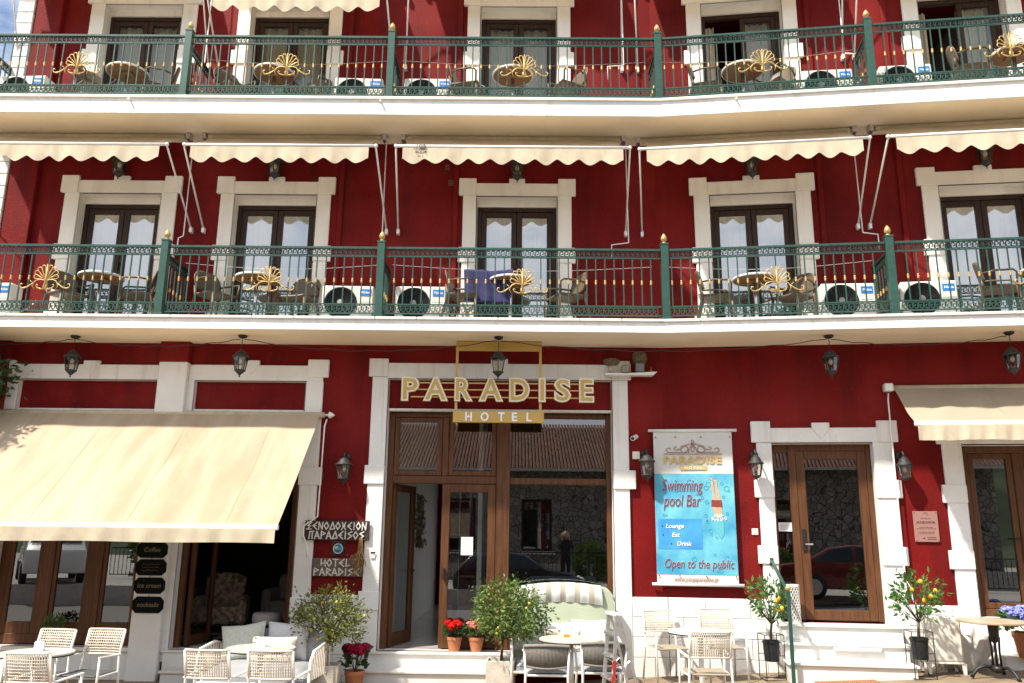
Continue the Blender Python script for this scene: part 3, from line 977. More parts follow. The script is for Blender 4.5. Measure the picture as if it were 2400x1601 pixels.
# ------------------------------------------------------------ air conditioner units
def text_mesh(s, size, extrude=0.0, offset=0.0, shear=0.0, space=1.0, align='CENTER', mat_=None, bevel=0):
    cu = bpy.data.curves.new('txt', 'FONT')
    cu.body = s
    cu.size = size
    cu.extrude = extrude
    cu.offset = offset
    cu.shear = shear
    cu.space_character = space
    cu.align_x = align
    cu.align_y = 'CENTER'
    cu.resolution_u = 3
    o = bpy.data.objects.new('txt', cu)
    COL.objects.link(o)
    dg = bpy.context.evaluated_depsgraph_get()
    me = bpy.data.meshes.new_from_object(o.evaluated_get(dg))
    bpy.data.objects.remove(o)
    bpy.data.curves.remove(cu)
    me.materials.clear()
    me.materials.append(mat_)
    return me
RX = Matrix.Rotation(PI/2, 4, 'X')
def aircon():
    t = thing('air_conditioner', '', 'air conditioner', I4, 'air conditioner units on the balconies')
    MB().box(-.37, .37, -.15, .13, .05, .56).build('casing', ACW, t, bevel=.018)
    for s in (-1, 1):
        MB().box(s*.27-.03, s*.27+.03, -.13, .12, 0, .05).build('foot', DARK, t)
    d = MB().lathe([(.235, -.151), (.235, -.16), (.218, -.165), (.215, -.152)], 32, (-.1, 0, .305), 'Y').build('fan_opening', DARK, t, smooth=True)
    g = MB()
    for r in (.06, .095, .13, .165, .20):
        g.tube([(-.1+r*math.cos(a*PI/12), -.176, .305+r*math.sin(a*PI/12)) for a in range(25)], .0035, 4, False)
    for a in range(0, 12):
        an = a*PI/6
        g.tube([(-.1+.05*math.cos(an), -.176, .305+.05*math.sin(an)), (-.1+.215*math.cos(an+.35), -.17, .305+.215*math.sin(an+.35))], .003, 4)
    g.build('grille', DARK, d)
    MB().lathe([(.0001, -.183), (.04, -.181), (.045, -.17)], 16, (-.1, 0, .305), 'Y').build('hub', mat('grey_hub', (.35, .34, .32), .5), d)
    b = MB().box(.175, .335, -.156, -.15, .41, .51).build('badge', BLUE, t)
    obj('lettering', text_mesh('Midea', .052, .001, .0008, mat_=PURE), b, T(.258, -.158, .46) @ RX)
    for i in range(6):
        MB().box(.17, .33, -.154, -.15, .12+i*.04, .124+i*.04).build('louvre', mat('ac_shadow_line', (.5, .48, .43), .5) if i == 0 else MATS['ac_shadow_line'], t)
    MB().box(.37, .40, -.08, .05, .12, .32).build('valve_cover', ACW, t, bevel=.01)
    MB().tube([(.40, -.02, .2), (.46, .0, .17), (.47, .15, .25), (.45, .33, .42)], .013, 6).build('hose', ACW, t, smooth=True)
    return Proto(t)
AC = aircon()
ACS = [('L', -7.72, 'at the far left of the', 0), ('L', -2.49, 'left of the post beside the middle bay, on the', 1), ('L', -1.40, 'right of the post beside the middle bay, on the', 2), ('W', 2.59, 'left of the last post on the', 3), ('W', 3.66, 'right of the last post on the', 4)]
for fl, zf in ((0, F1), (1, F2)):
    for f, x, nm, i in ACS:
        AC.put(FR[f] @ T(x+random.uniform(-.03, .03), -.35, zf+.02) @ RZ(random.uniform(-4, 4)), 'white air conditioner unit %s %s' % (nm, FLN[fl]))

# ------------------------------------------------------------ balcony tables and chairs
def bal_table():
    t = thing('balcony_table', '', 'table', I4, 'round tables on the balconies')
    MB().lathe([(.30, .0), (.31, .008), (.31, .026), (.30, .03)], 36, (0, 0, .70)).build('table_top', TTOP, t, smooth=False)
    MB().lathe([(.312, .0), (.318, .006), (.318, .024), (.312, .031), (.0001, .0315)], 36, (0, 0, .701)).build('top_edging', WMETAL, t)
    MB().tube([(0, 0, .02), (0, 0, .70)], .03, 14).build('column', STEEL, t, smooth=True)
    mb = MB()
    for a in range(4):
        an = a*PI/2+.6
        mb.bar((0, 0, .03), (.24*math.cos(an), .24*math.sin(an), .015), .04, .022, (0, 0, 1))
    mb.build('base', STEEL, t)
    MB().box(-.1, .1, -.1, .1, .665, .70).build('top_plate', TTOP, t)
    return Proto(t)
def bal_chair():
    t = thing('balcony_chair', '', 'chair', I4, 'brown moulded armchairs on the balconies')
    MB().grid(8, 8, lambda u, v: (-.21+.42*u, -.22+.44*v, .435+.012*math.cos(PI*(u-.5))*-1+.01*v)).build('seat', BPLAS, t, smooth=True, solid=.03)
    def bk(u, v):
        a = (u-.5)*1.5
        wd = .215+.02*math.sin(PI*v)-.03*max(0, v-.75)*4
        top = .85-.05*abs(2*u-1)**2.5
        return (wd*math.sin(a)/math.sin(.75), .22-.07*(1-math.cos(a))*2.2+.07*v, .53+(top-.53)*v)
    MB().grid(12, 8, bk).build('backrest', BPLAS, t, smooth=True, solid=.018)
    for sx in (-1, 1):
        MB().tube([(sx*.20, -.19, .43), (sx*.235, -.235, 0)], [.022, .015], 8).build('leg', BPLAS, t, smooth=True)
        MB().tube([(sx*.20, .24, .58), (sx*.205, .20, .43), (sx*.235, .31, 0)], [.016, .022, .015], 8).build('leg', BPLAS, t, smooth=True)
        MB().tube([(sx*.215, .20, .64), (sx*.26, .05, .65), (sx*.265, -.16, .635), (sx*.24, -.20, .60), (sx*.215, -.19, .43)], .014, 8).build('armrest', BPLAS, t, smooth=True)
    return Proto(t)
BT, BC = bal_table(), bal_chair()
# (frame, table x, [(chair x, y, turn, words)])
SET = [('L', -6.15, [(-6.62, -.38, 62, 'left of'), (-5.62, -.36, -70, 'right of')]),
       ('L', -3.85, [(-4.42, -.40, 60, 'left of'), (-3.28, -.26, -25, 'right of')]),
       ('L', -.12, [(-.78, -.42, 78, 'left of'), (.72, -.44, -72, 'right of')]),
       ('W', 1.36, [(.80, -.38, 72, 'left of'), (1.86, -.32, -40, 'right of')]),
       ('W', 5.25, [(4.62, -.45, 66, 'left of'), (5.7, -.3, -35, 'right of')])]
for fl, zf in ((0, F1), (1, F2)):
    for i, (f, tx, cs) in enumerate(SET):
        BT.put(FR[f] @ T(tx, -.36, zf), 'round brown table with white edge on the %s, %s' % (FLN[fl], BAYN[i]))
        for x, y, a, nm in cs:
            BC.put(FR[f] @ T(x+random.uniform(-.04, .04), y, zf) @ RZ(a+random.uniform(-14, 14)), 'brown armchair %s the table on the %s, %s' % (nm, FLN[fl], BAYN[i]))
# clotheslines and the towel
for fl, zf in ((0, F1), (1, F2)):
    for i, (f, xa, xb) in enumerate((('L', -4.9, -2.0), ('L', -1.85, 1.95), ('W', .1, 3.0))):
        t = MB().tube([(xa+(xb-xa)*u/10, -.42, zf+.93-.08*math.sin(PI*u/10)) for u in range(11)], .003, 4).build('clothesline', WMETAL, M=FR[f])
        tag(t, 'thin white clothesline behind the railing of the %s, %s' % (FLN[fl], BAYN[i+1]), 'clothesline', 'clotheslines on the balconies')
def tw(u, v):
    fold = .02*math.sin(u*9+v*2)+.012*math.sin(u*21+3*v)
    return (-.80+.72*u-.07*(1-v)*u+.02*(1-v), -.47+fold, F1+.86-.02*math.sin(u*PI)-(.47+.04*u)*(1-v))
tag(MB().grid(30, 14, tw).build('towel', cloth('violet_cotton', (.062, .055, .15), .15, .2, 9), smooth=True, solid=.006), 'violet towel hanging on the clothesline of the lower middle balcony', 'towel')
tag(MB().lathe([(.028, 0), (.036, .09), (.033, .09), (.026, .01)], 14).build('cup', mat('teal_plastic', (.01, .25, .28), .4), M=T(-3.95, -.36, F1+.733)), 'small teal cup on the round table of the second lower balcony', 'cup')

# ------------------------------------------------------------ ground floor awnings
def plain_awning(f, x0, x1, ym, zm, yb, zb, drop, label, mats, crank, cassette):
    cx = (x0+x1)/2
    t = thing('awning', label, 'awning', FR[f] @ T(cx, 0, zm), 'plain awnings of the ground floor')
    L = lambda mb: mb.xf(T(-cx, 0, -zm))
    def cf(u, v):
        sag = -.035*math.sin(PI*v)
        rip = (.016*math.sin(u*23+v*6.5)+.009*math.sin(u*57+9*v)+.012*math.sin(u*11-v*9))*math.sin(PI*min(1, v*1.15))
        ed = .02*max(0, v-.0)*(u > .995)
        return (x0+(x1-x0)*u, ym+(yb-ym)*v, zm+(zb-zm)*v+sag+rip)
    L(MB().grid(80, 16, cf)).build('canopy', mats[0], t, smooth=True)
    def vf(u, v):
        return (x0+.01+(x1-x0-.02)*u, yb-.035+.02*math.sin(u*60)*(1-v)*.6+.012*math.sin(u*131)*(1-v), zb-.02-drop*(1-v)*(1+.03*math.sin(u*19)))
    L(MB().grid(90, 4, vf)).build('valance', mats[1], t, smooth=True)
    for q in range(1, int((x1-x0)/1.2)+1):
        uu = q*1.2/(x1-x0)
        if uu < .98:
            sm = MB()
            sm.grid(1, 16, lambda u, v: (cf(uu, v)[0]+.03*u-.015, cf(uu, v)[1], cf(uu, v)[2]+.004))
            L(sm).build('seam', mats[0], t)
    L(MB().box(x0-.02, x1+.02, yb-.035, yb+.02, zb-.035, zb+.03)).build('front_bar', WMETAL, t, bevel=.012)
    L(MB().tube([(x0-.06, ym+.02, zm+.0), (x1+.06, ym+.02, zm+.0)], .04, 10)).build('roller', mats[1], t, smooth=True)
    for s_, xe in ((-1, x0+.25), (1, x1-.25)):
        mid = (xe-s_*.5, ym+(yb-ym)*.5, zm+(zb-zm)*.5-.12)
        L(MB().bar((xe, ym, zm-.08), mid, .045, .03).bar(mid, (xe, yb+.02, zb-.03), .04, .025)).build('folding_arm', WMETAL, t)
    if crank:
        xk, ztop, zbot, dx = crank
        L(MB().tube([(xk, ym-.03, ztop), (xk-.02, ym-.06, ztop-.1), (xk-.03, ym-.10, zbot+.55), (xk-.03+dx, ym-.16, zbot+.42), (xk-.03+dx, ym-.16, zbot+.3), (xk+.05+dx, ym-.18, zbot+.12), (xk+.05+dx, ym-.18, zbot)], .011, 8)).build('crank_rod', WMETAL, t, smooth=True)
    if cassette:
        L(MB().box(cassette[0], cassette[1], ym-.07, ym+.055, zm-.05, zm+.06)).build('gear_box', WMETAL, t, bevel=.012)
    else:
        L(MB().lathe([(.018, 0), (.018, .06), (.045, .065), (.05, .09), (.02, .13), (.004, .15)], 10, (x1+.06, ym+.02, zm), 'X')).build('gear_knob', WMETAL, t, smooth=True)
    return t
plain_awning('L', -8.3, -2.85, -.12, 3.69, -1.9, 2.085, .165, 'large sun bleached cream awning shading the bar at the left', (BAWN, VAL), (-2.74, 3.62, 1.70, -.17), None)
plain_awning('W', 3.22, 6.5, -.06, 4.10, -.80, 3.50, .20, 'cream awning over the ground floor window at the right edge', (RAWN, VAL), (3.13, 4.02, .98, .05), (3.08, 3.2))

# ------------------------------------------------------------ lanterns
def lantern_head(t, w_, h, n=6, coach=False):
    """head with its top at z=0, hanging down to -h"""
    r = w_/2
    if coach:
        prof = [(.02, 0), (.035, -.01), (.045, -.03), (.06, -.035), (.065, -.055), (r*.75, -.085), (r, -.115), (r*.98, -.125)]
        zc = -.125
        zb = -h+.055
    else:
        prof = [(.006, 0), (.02, -.006), (.045, -.02), (r*.62, -.05), (r*.70, -.075), (r*.98, -.095), (r, -.108), (r*.9, -.115)]
        zc = -.115
        zb = -h+.10
    MB().lathe(prof[::-1], 18).build('cap', LANT, t, smooth=True)
    rb = r*.58
    rtop = r*.86
    fr = MB()
    gl = MB()
    for k in range(n):
        a0, a1 = 2*PI*(k+.5)/n, 2*PI*(k+1.5)/n
        p0, p1 = Vector((rtop*math.cos(a0), rtop*math.sin(a0), zc)), Vector((rtop*math.cos(a1), rtop*math.sin(a1), zc))
        q0, q1 = Vector((rb*math.cos(a0), rb*math.sin(a0), zb)), Vector((rb*math.cos(a1), rb*math.sin(a1), zb))
        fr.bar(p0, q0, .011, .011)
        gl.quad(q0*.985+Vector((0, 0, zb*.015)), q1*.985+Vector((0, 0, zb*.015)), p1*.985+Vector((0, 0, zc*.015)), p0*.985+Vector((0, 0, zc*.015)))
    fr.build('cage', LANT, t)
    gl.build('panes', LGLASS, t)
    if coach:
        MB().lathe([(.004, zb-.055), (.015, zb-.045), (rb*.6, zb-.03), (rb*1.05, zb-.015), (rb*1.05, zb)], 14).build('bottom_cup', LANT, t, smooth=True)
    else:
        MB().lathe([(.003, -h), (.012, -h+.012), (.006, -h+.025), (rb*.45, -h+.05), (rb*1.05, zb-.008), (rb*1.2, zb), (rb*1.1, zb+.006)], 14).build('bottom_cup', LANT, t, smooth=True)
    MB().lathe([(.016, zc-.0), (.03, zc-.045), (.028, zc-.07), (.012, zc-.09), (.002, zc-.095)][::-1], 10).build('bulb', mat('lamp_bulb', (.8, .75, .66), .3) if 'lamp_bulb' not in MATS else MATS['lamp_bulb'], t, smooth=True)
def hanging():
    t = thing('hanging_lantern', '', 'lantern', I4, 'lanterns hanging below the lower balcony')
    MB().lathe([(.012, -.045), (.05, -.03), (.065, -.012), (.065, 0)], 14).build('ceiling_rose', BLACK, t, smooth=True)
    c = MB()
    for i in range(6):
        c.tube([(.008*math.cos(a)*(i % 2)+.0, .008*math.cos(a)*((i+1) % 2), -.06-.026*i+.017*math.sin(a)) for a in [j*PI/4 for j in range(9)]], .0028, 4, False)
    c.build('chain', BLACK, t)
    lantern_head_at(t, .235, .40, -.205)
    return Proto(t)
def lantern_head_at(t, w_, h, dz, dy=0, coach=False):
    n0 = set(o.name for o in t.children)
    lantern_head(t, w_, h, coach=coach)
    for o in t.children:
        if o.name not in n0:
            o.data.transform(T(0, dy, dz))
HL = hanging()
HPOS = [(-6.375, -.43, 'above the left end of the bar awning'), (-3.92, -.55, 'above the bar awning, second from the left'), (-.275, -.606, 'in front of the hotel sign'), (4.284, -.87, 'between the hotel sign and the right awning'), (6.6, -1.15, 'at the right edge above the right awning')]
for x, y, nm in HPOS:
    HL.put(T(x, y, S1-.004), 'black iron lantern hanging below the balcony '+nm)
cab = MB()
prev = (-8.3, -.35, 4.62)
for i, (x, y, nm) in enumerate(HPOS):
    a = Vector(prev)
    b = Vector((x-.03, y, 4.70))
    sag = .16 if i in (2, 3) else .10
    pts = []
    for j in range(25):
        u = j/24
        p = a.lerp(b, u)
        p.z -= sag*4*u*(1-u)*(1 if i else .3)
        p += Vector((0, .008*math.sin(j*2.1), .009*math.sin(j*1.7)))
        pts.append(p)
    cab.tube(pts, .006, 5)
    prev = (x+.03, y, 4.70)
tag(cab.build('lamp_cable', mat('cable', (.03, .02, .018), .6), smooth=True), 'thin drooping cable strung between the hanging lanterns', 'cable')
def wall_lantern(coach, w_, h):
    t = thing('wall_lantern', '', 'lantern', I4, 'coach lanterns on the wing wall' if coach else 'domed wall lanterns')
    MB().lathe([(.035, 0), (.06, -.012), (.05, -.03), (.025, -.036)], 14, (0, 0, .0), 'Y').build('wall_plate', LANT, t, smooth=True)
    MB().tube([(0, -.02, 0), (0, -.07, .045), (0, -.13, .05), (0, -.17, .02), (0, -.18, -.025)], .013, 8).build('arm', LANT, t, smooth=True)
    lantern_head_at(t, w_, h, -.02, -.18, coach)
    return Proto(t)
W1 = wall_lantern(False, .24, .40)
W2 = wall_lantern(True, .215, .335)
W1.put(T(-2.45, -.002, 3.10), 'domed black wall lantern left of the main entrance')
W1.put(T(1.84, -.002, 3.19), 'domed black wall lantern left of the swimming pool banner')
W2.put(WING @ T(1.25, -.06, 3.17), 'black coach lantern left of the side door')
W2.put(WING @ T(3.225, -.002, 3.15), 'black coach lantern right of the side door')
for i, (f, a, b, c, d) in enumerate(BAYS):
    W1.put(FR[f] @ T((b+c)/2, -.002, 7.72), 'dark wall lantern under the awning of the lower balcony, '+BAYN[i])

# ------------------------------------------------------------ hotel sign
SG = thing('hotel_sign', 'gold and ivory PARADISE HOTEL sign hanging over the entrance', 'sign', T(-.28, -.33, 3.57))
sx = lambda x: x*1.0148+.28
sz = lambda z: 2+(z-2)*1.0148-3.57
MB().box(sx(-.88), sx(.338), -.02, .02, sz(4.573), 4.75-3.57).build('top_board', SGOLD, SG, bevel=.003)
for x in (-.86, .32):
    MB().box(sx(x)-.018, sx(x)+.018, -.014, .014, sz(3.69), sz(4.573)).build('hanger', SGOLD, SG)
for z in (3.905, 4.01, 4.105):
    MB().box(sx(-1.5), sx(.95), -.012, .006, sz(z)-.009, sz(z)+.009).build('line', SGOLD, SG)
def fit_letter(ch, x0, x1, z0, z1, parent):
    for k, (off, dep, y, m, nm) in enumerate(((.070, .018, -.022, SGOLD, 'letter'), (.060, .006, -.044, IVORY, 'face'), (.008, .004, -.053, SGOLD, 'inlay'))):
        me = text_mesh(ch, 1.0, dep, off, mat_=m)
        if k == 0:
            xs = [v.co.x for v in me.vertices]
            ys = [v.co.y for v in me.vertices]
            bx0, bx1, by0, by1 = min(xs), max(xs), min(ys), max(ys)
        fx, fy = (x1-x0)/(bx1-bx0), (z1-z0)/(by1-by0)
        for v in me.vertices:
            v.co = Vector((x0+(v.co.x-bx0)*fx, y-(v.co.z), z0+(v.co.y-by0)*fy))
        if k == 0:
            root = obj(nm, me, parent)
        else:
            obj(nm, me, root)
for ch, a, b in (('P', -1.632, -1.377), ('A', -1.326, -.968), ('R', -.886, -.62), ('A', -.549, -.196), ('D', -.12, .176), ('I', .293, .397), ('S', .507, .754), ('E', .86, 1.074)):
    fit_letter(ch, sx(a), sx(b), sz(3.838), sz(4.186), SG)
hb = MB().box(sx(-.898), sx(.371), -.035, .02, sz(3.548), sz(3.706)).build('name_board', SGOLD, SG, bevel=.004)
for ch, a, b in (('H', -.725, -.631), ('O', -.512, -.398), ('T', -.268, -.176), ('E', -.076, -.003), ('L', .127, .199)):
    me = text_mesh(ch, 1.0, .004, .03, mat_=PURE)
    xs = [v.co.x for v in me.vertices]
    ys = [v.co.y for v in me.vertices]
    x0, x1, z0, z1 = sx(a), sx(b), sz(3.566), sz(3.69)
    for v in me.vertices:
        v.co = Vector((x0+(v.co.x-min(xs))/(max(xs)-min(xs))*(x1-x0), -.040-v.co.z, z0+(v.co.y-min(ys))/(max(ys)-min(ys))*(z1-z0)))
    obj('letter', me, hb)

# ------------------------------------------------------------ pool bar banner
BN = thing('banner', 'hanging swimming pool bar banner with diver beside the side door', 'banner', WING @ T(.408, -.085, 1.39))
def bsheet(x0, x1, z0, z1, y, m, name, parent=None):
    return MB().grid(24, 24, lambda u, v: (x0+(x1-x0)*u, y-.0015*math.sin((z0+(z1-z0)*v)*2.1+1)-.001*math.sin((x0+(x1-x0)*u)*7), z0+(z1-z0)*v)).build(name, m, parent or BN, smooth=True)
BW = cloth('banner_vinyl', (.70, .70, .68), .1, .02, 3)
bsheet(-.55, .55, 0, 2.13, 0, BW, 'sheet')
POOL = mat('pool_print', (.03, .27, .47), .55, 0, 0, 2.1, 0, 10, (.17, .53, .62), detail=6)
bsheet(-.548, .548, .135, 1.512, -.004, POOL, 'pool_picture')
PATCH = mat('patch_print', (.03, .23, .60), .5, 0, 0, 3, 0, 10, (.07, .36, .70))
bsheet(-.515, .085, .475, .885, -.007, PATCH, 'price_patch')
for z in (.0, 2.125):
    MB().tube([(-.62, -.004, z), (.62, -.004, z)], .022, 10).build('rod', WMETAL, BN, smooth=True)
BGOLD = mat('banner_gold', (.58, .40, .14), .6)
BBROWN = mat('banner_rust', (.30, .12, .07), .6)
MAUVE = mat('banner_script', (.16, .025, .06), .6)
def ban_text(s, x, z, size, m, shear=0, off=0, sp=1, al='CENTER', wmax=None, outline=False):
    me = text_mesh(s, size, .0006, off, shear, sp, al, m)
    if wmax:
        xs = [v.co.x for v in me.vertices]
        k = wmax/(max(xs)-min(xs))
        for v in me.vertices:
            v.co.x *= k
    o = obj('lettering', me, BN, T(x, -.0125, z) @ RX)
    if outline:
        m2 = text_mesh(s, size, .0003, off+.0022, shear, sp, al, PURE)
        for v in m2.vertices:
            v.co.x *= k if wmax else 1
        obj('lettering_outline', m2, o, T(0, 0, -.0012))
    return o
ban_text('PARADISE', -.01, 1.70, .145, BGOLD, 0, .005, 1.15, wmax=.80)
bh = MB().box(-.185, .185, -.0105, -.008, 1.565, 1.625).build('hotel_strip', BGOLD, BN)
obj('lettering', text_mesh('HOTEL', .06, .0006, .001, 0, 1.5, mat_=PURE), bh, T(0, -.0125, 1.595) @ RX)
for z in (1.79,):
    MB().box(-.41, .41, -.0105, -.008, z-.004, z+.004).build('rule', BBROWN, BN)
orn = MB()
for s in (-1, 1):
    p = [(s*.05, 1.815), (s*.30, 1.815)]
    p += [(s*(.335+.035*math.cos(a)), 1.845+.03*math.sin(a)) for a in [-PI/2+j*PI/6 for j in range(9)]]
    orn.tube([(x, -.009, z) for x, z in p], .0042, 5)
    p = [(s*(.12-.055*math.cos(a)), 1.86+.05*math.sin(a)) for a in [-PI*.9+j*PI/6 for j in range(12)]]
    orn.tube([(x, -.009, z) for x, z in p], .0042, 5)
    p = [(0, 1.935), (s*.06, 1.93), (s*.12, 1.90), (s*.17, 1.855), (s*.21, 1.855)]+[(s*(.235+.025*math.cos(a)), 1.87+.022*math.sin(a)) for a in [-PI/2+j*PI/5 for j in range(7)]]
    orn.tube([(x, -.009, z) for x, z in p], .0042, 5)
    orn.tube([(x, -.009, z) for x, z in ((s*.06, 1.815), (s*.05, 1.86), (s*.02, 1.91), (0, 1.935))], .0042, 5)
    orn.tube([(x, -.009, z) for x, z in ((0, 1.905), (s*.022, 1.865), (s*.022, 1.835), (0, 1.818))], .0042, 5)
orn.tube([(.018*math.cos(a), -.009, 1.965+.024*math.sin(a)) for a in [j*PI/6 for j in range(13)]], .0042, 5)
orn.build('ornament', BBROWN, BN)
ban_text('Swimming', -.17, 1.345, .235, MAUVE, .22, .0006, wmax=.56, outline=True)
ban_text('pool Bar', -.18, 1.13, .235, MAUVE, .22, .0006, wmax=.52, outline=True)
ban_text('Open to the public', .02, .275, .17, MAUVE, .22, .0004, wmax=.94, outline=True)
ban_text('www.pargaparadise.gr', -.02, .07, .095, BBROWN, .22, 0, wmax=.60)
for s, x, z in (('Lounge', -.29, .785), ('Eat', -.28, .665), ('Drink', -.17, .545)):
    tag(ban_text(s, x, z, .085, PURE, .2, .001), kind='stuff')
    MB().lathe([(.009, -.0125), (.009, -.01)], 8, (x-.17, 0, z), 'Y').build('bullet', DARK, BN)
SKIN = mat('printed_skin', (.62, .36, .24), .6)
TRUNK = mat('printed_trunks', (.22, .035, .03), .6)
def flat(pts, m, name, y=-.0105):
    return MB().prism(pts, y-.0012, y).build(name, m, BN)
X0 = .3
flat([(X0-.06, 1.145), (X0-.055, 1.25), (X0-.07, 1.33), (X0-.06, 1.42), (X0-.095, 1.445), (X0-.05, 1.45), (X0-.035, 1.36), (X0-.03, 1.25), (X0+.0, 1.145)], SKIN, 'diver_leg')
flat([(X0+.005, 1.145), (X0+.005, 1.22), (X0-.015, 1.3), (X0-.015, 1.40), (X0-.03, 1.42), (X0+.01, 1.425), (X0+.02, 1.32), (X0+.045, 1.25), (X0+.065, 1.145)], SKIN, 'diver_leg')
flat([(X0-.075, 1.06), (X0-.07, 1.15), (X0+.068, 1.14), (X0+.075, 1.05), (X0, 1.045)], TRUNK, 'diver_trunks', -.0112)
flat([(X0-.06, 1.06), (X0-.035, .92), (X0, .89), (X0+.07, .915), (X0+.065, 1.055)], SKIN, 'diver_back')
flat([(X0-.03, .9), (X0-.05, .78), (X0+.01, .66), (X0+.05, .62), (X0+.08, .68), (X0+.085, .8), (X0+.07, .92)], mat('printed_underwater', (.10, .42, .50), .6), 'diver_underwater', -.0100)
rr = random.Random(3)
spl = MB()
for i in range(60):
    a = rr.random()*2*PI
    r = rr.random()**.5
    x, z = X0+.02+.11*r*math.cos(a), .90+.055*r*math.sin(a)
    s = .004+.01*rr.random()
    spl.prism([(x-s, z), (x, z-s*.6), (x+s, z), (x, z+s*.6)], -.0132, -.0124)
spl.build('splash', PURE, BN)
bub = MB()
for i in range(46):
    x, z = rr.uniform(-.5, .5), rr.uniform(.18, 1.46)
    if -.52 < x < .1 and .46 < z < .9:
        continue
    s = rr.uniform(.01, .034)
    bub.tube([(x+s*math.cos(a), -.0085, z+s*math.sin(a)) for a in [j*PI/6 for j in range(13)]], .0022, 4, False)
tag(bub.build('bubbles', mat('printed_bubble', (.06, .36, .50), .6), BN), kind='stuff')
for x in (-.52, -.24, .12, .52):
    for z in (.115, 2.03):
        MB().lathe([(.009, -.02), (.009, -.012)], 8, (x, 0, z), 'Y').build('eyelet', DARK, BN)

# ------------------------------------------------------------ wooden signs
STR = {'K': [[(.05, 1), (.85, .95)], [(.2, .52), (.65, .5)], [(0, .02), (.8, .05)], [(.75, .95), (.2, .5)], [(.65, .5), (.1, .05)]],
 'E': [[(.8, 1), (.05, .5), (.8, 0)], [(.1, .5), (.6, .52)]], 'N': [[(.05, 0), (.1, 1), (.7, .02), (.8, 1)]], 'O': [[(.4, 1), (.8, .5), (.4, 0), (0, .5), (.4, 1)]],
 'V': [[(.5, 1), (.85, .1), (0, 0), (.5, 1)]], 'X': [[(.1, 1), (.75, 0)], [(.75, 1), (.05, 0)], [(.2, .5), (.65, .5)]], 'I': [[(.4, 1), (.4, 0)]],
 'G': [[(.05, 0), (.15, .95), (.85, 1)], [(.6, .97), (.6, 0)]], 'A': [[(0, 0), (.35, 1), (.85, 0)], [(.15, .35), (.7, .3)]], 'P': [[(.1, 0), (.1, 1), (.8, .72), (.12, .45)]],
 'S': [[(.8, 1), (.1, .7), (.75, .4), (.1, 0)]], 'H': [[(.1, 1), (.12, .15)], [(.1, .45), (.75, .4)], [(.72, .85), (.8, 0)]], 'T': [[(0, 1), (.85, .97)], [(.42, .97), (.42, 0)]],
 'L': [[(.15, 1), (.1, .05), (.75, .15)]], 'R': [[(.1, 0), (.1, 1), (.8, .72), (.12, .5), (.85, 0)]], 'D': [[(.1, 0), (.1, 1), (.8, .5), (.1, 0)]]}
def strokes(s, x0, x1, z0, h, parent, m, y=-.028):
    n = len(s)
    wt = sum(.55 if c == 'I' else 1 for c in s)
    u = (x1-x0)/wt
    x = x0
    for c in s:
        cw = u*(.55 if c == 'I' else 1)
        mb = MB()
        for pl in STR[c]:
            for (a, b), (c2, d) in zip(pl, pl[1:]):
                ox = -.2*u if c == 'I' else 0
                p, q = Vector((x+a*u*.95+ox, y, z0+b*h)), Vector((x+c2*u*.95+ox, y, z0+d*h))
                e = (q-p).normalized()*.006
                mb.bar(p-e, q+e, h*.15, .012+.001*random.random())
        mb.build('letter', m, parent)
        x += cw
SIGNB = mat('dark_stained_board', (.030, .018, .016), .6, 0, .2, 6, .2, 30, stretch=(1, 1, 8))
SIGNG = mat('grey_weathered_board', (.14, .11, .085), .75, 0, .2, 6, .3, 30, stretch=(1, 1, 9))
BONE = mat('bone_letters', (.70, .67, .60), .6)
t = thing('wooden_sign', 'dark wooden sign with two lines of angular Greek lettering', 'sign', T(-2.515, -.066, 1.93))
MB().box(-.455, .455, -.02, .001, 0, .27).build('board', SIGNB, t, bevel=.004)
strokes('KENOVOXEION', -.425, .43, .148, .098, t, BONE)
strokes('GAPAVEISOS', -.39, .40, .022, .1, t, BONE)
t = thing('wooden_sign', 'grey wooden HOTEL PARADISE sign below the Greek one', 'sign', T(-2.49, -.03, 1.443))
MB().box(-.348, .348, -.02, .027, 0, .245).build('board', SIGNG, t, bevel=.004)
strokes('HOTEL', -.235, .20, .135, .095, t, BONE)
strokes('PARADISE', -.325, .325, .014, .095, t, BONE)
t = thing('round_emblem', 'small round blue sea emblem on clear plate between the wooden signs', 'emblem', T(-2.5, -.012, 1.818))
MB().box(-.1, .1, -.006, .006, -.1, .1).build('plate', glass('acrylic', (.8, .72, .72), .10), t)
MB().lathe([(.07, -.006), (.07, -.012)], 24, axis='Y').build('disc', PURE, t)
MB().lathe([(.062, -.012), (.062, -.014)], 24, axis='Y').build('sea', mat('emblem_blue', (.01, .16, .34), .5, 0, 0, 9, 0, 10, (.02, .36, .50)), t)
MB().prism([(-.055, .0), (-.05, .03), (-.005, .032), (.0, .0)], -.0165, -.0145).build('sun_mark', mat('emblem_yellow', (.75, .5, .03), .5), t)
MB().prism([(-.045, -.03), (-.01, -.018), (.05, -.03), (.03, -.045), (-.02, -.05)], -.0165, -.0145).build('wave_mark', mat('emblem_violet', (.08, .06, .3), .5), t)
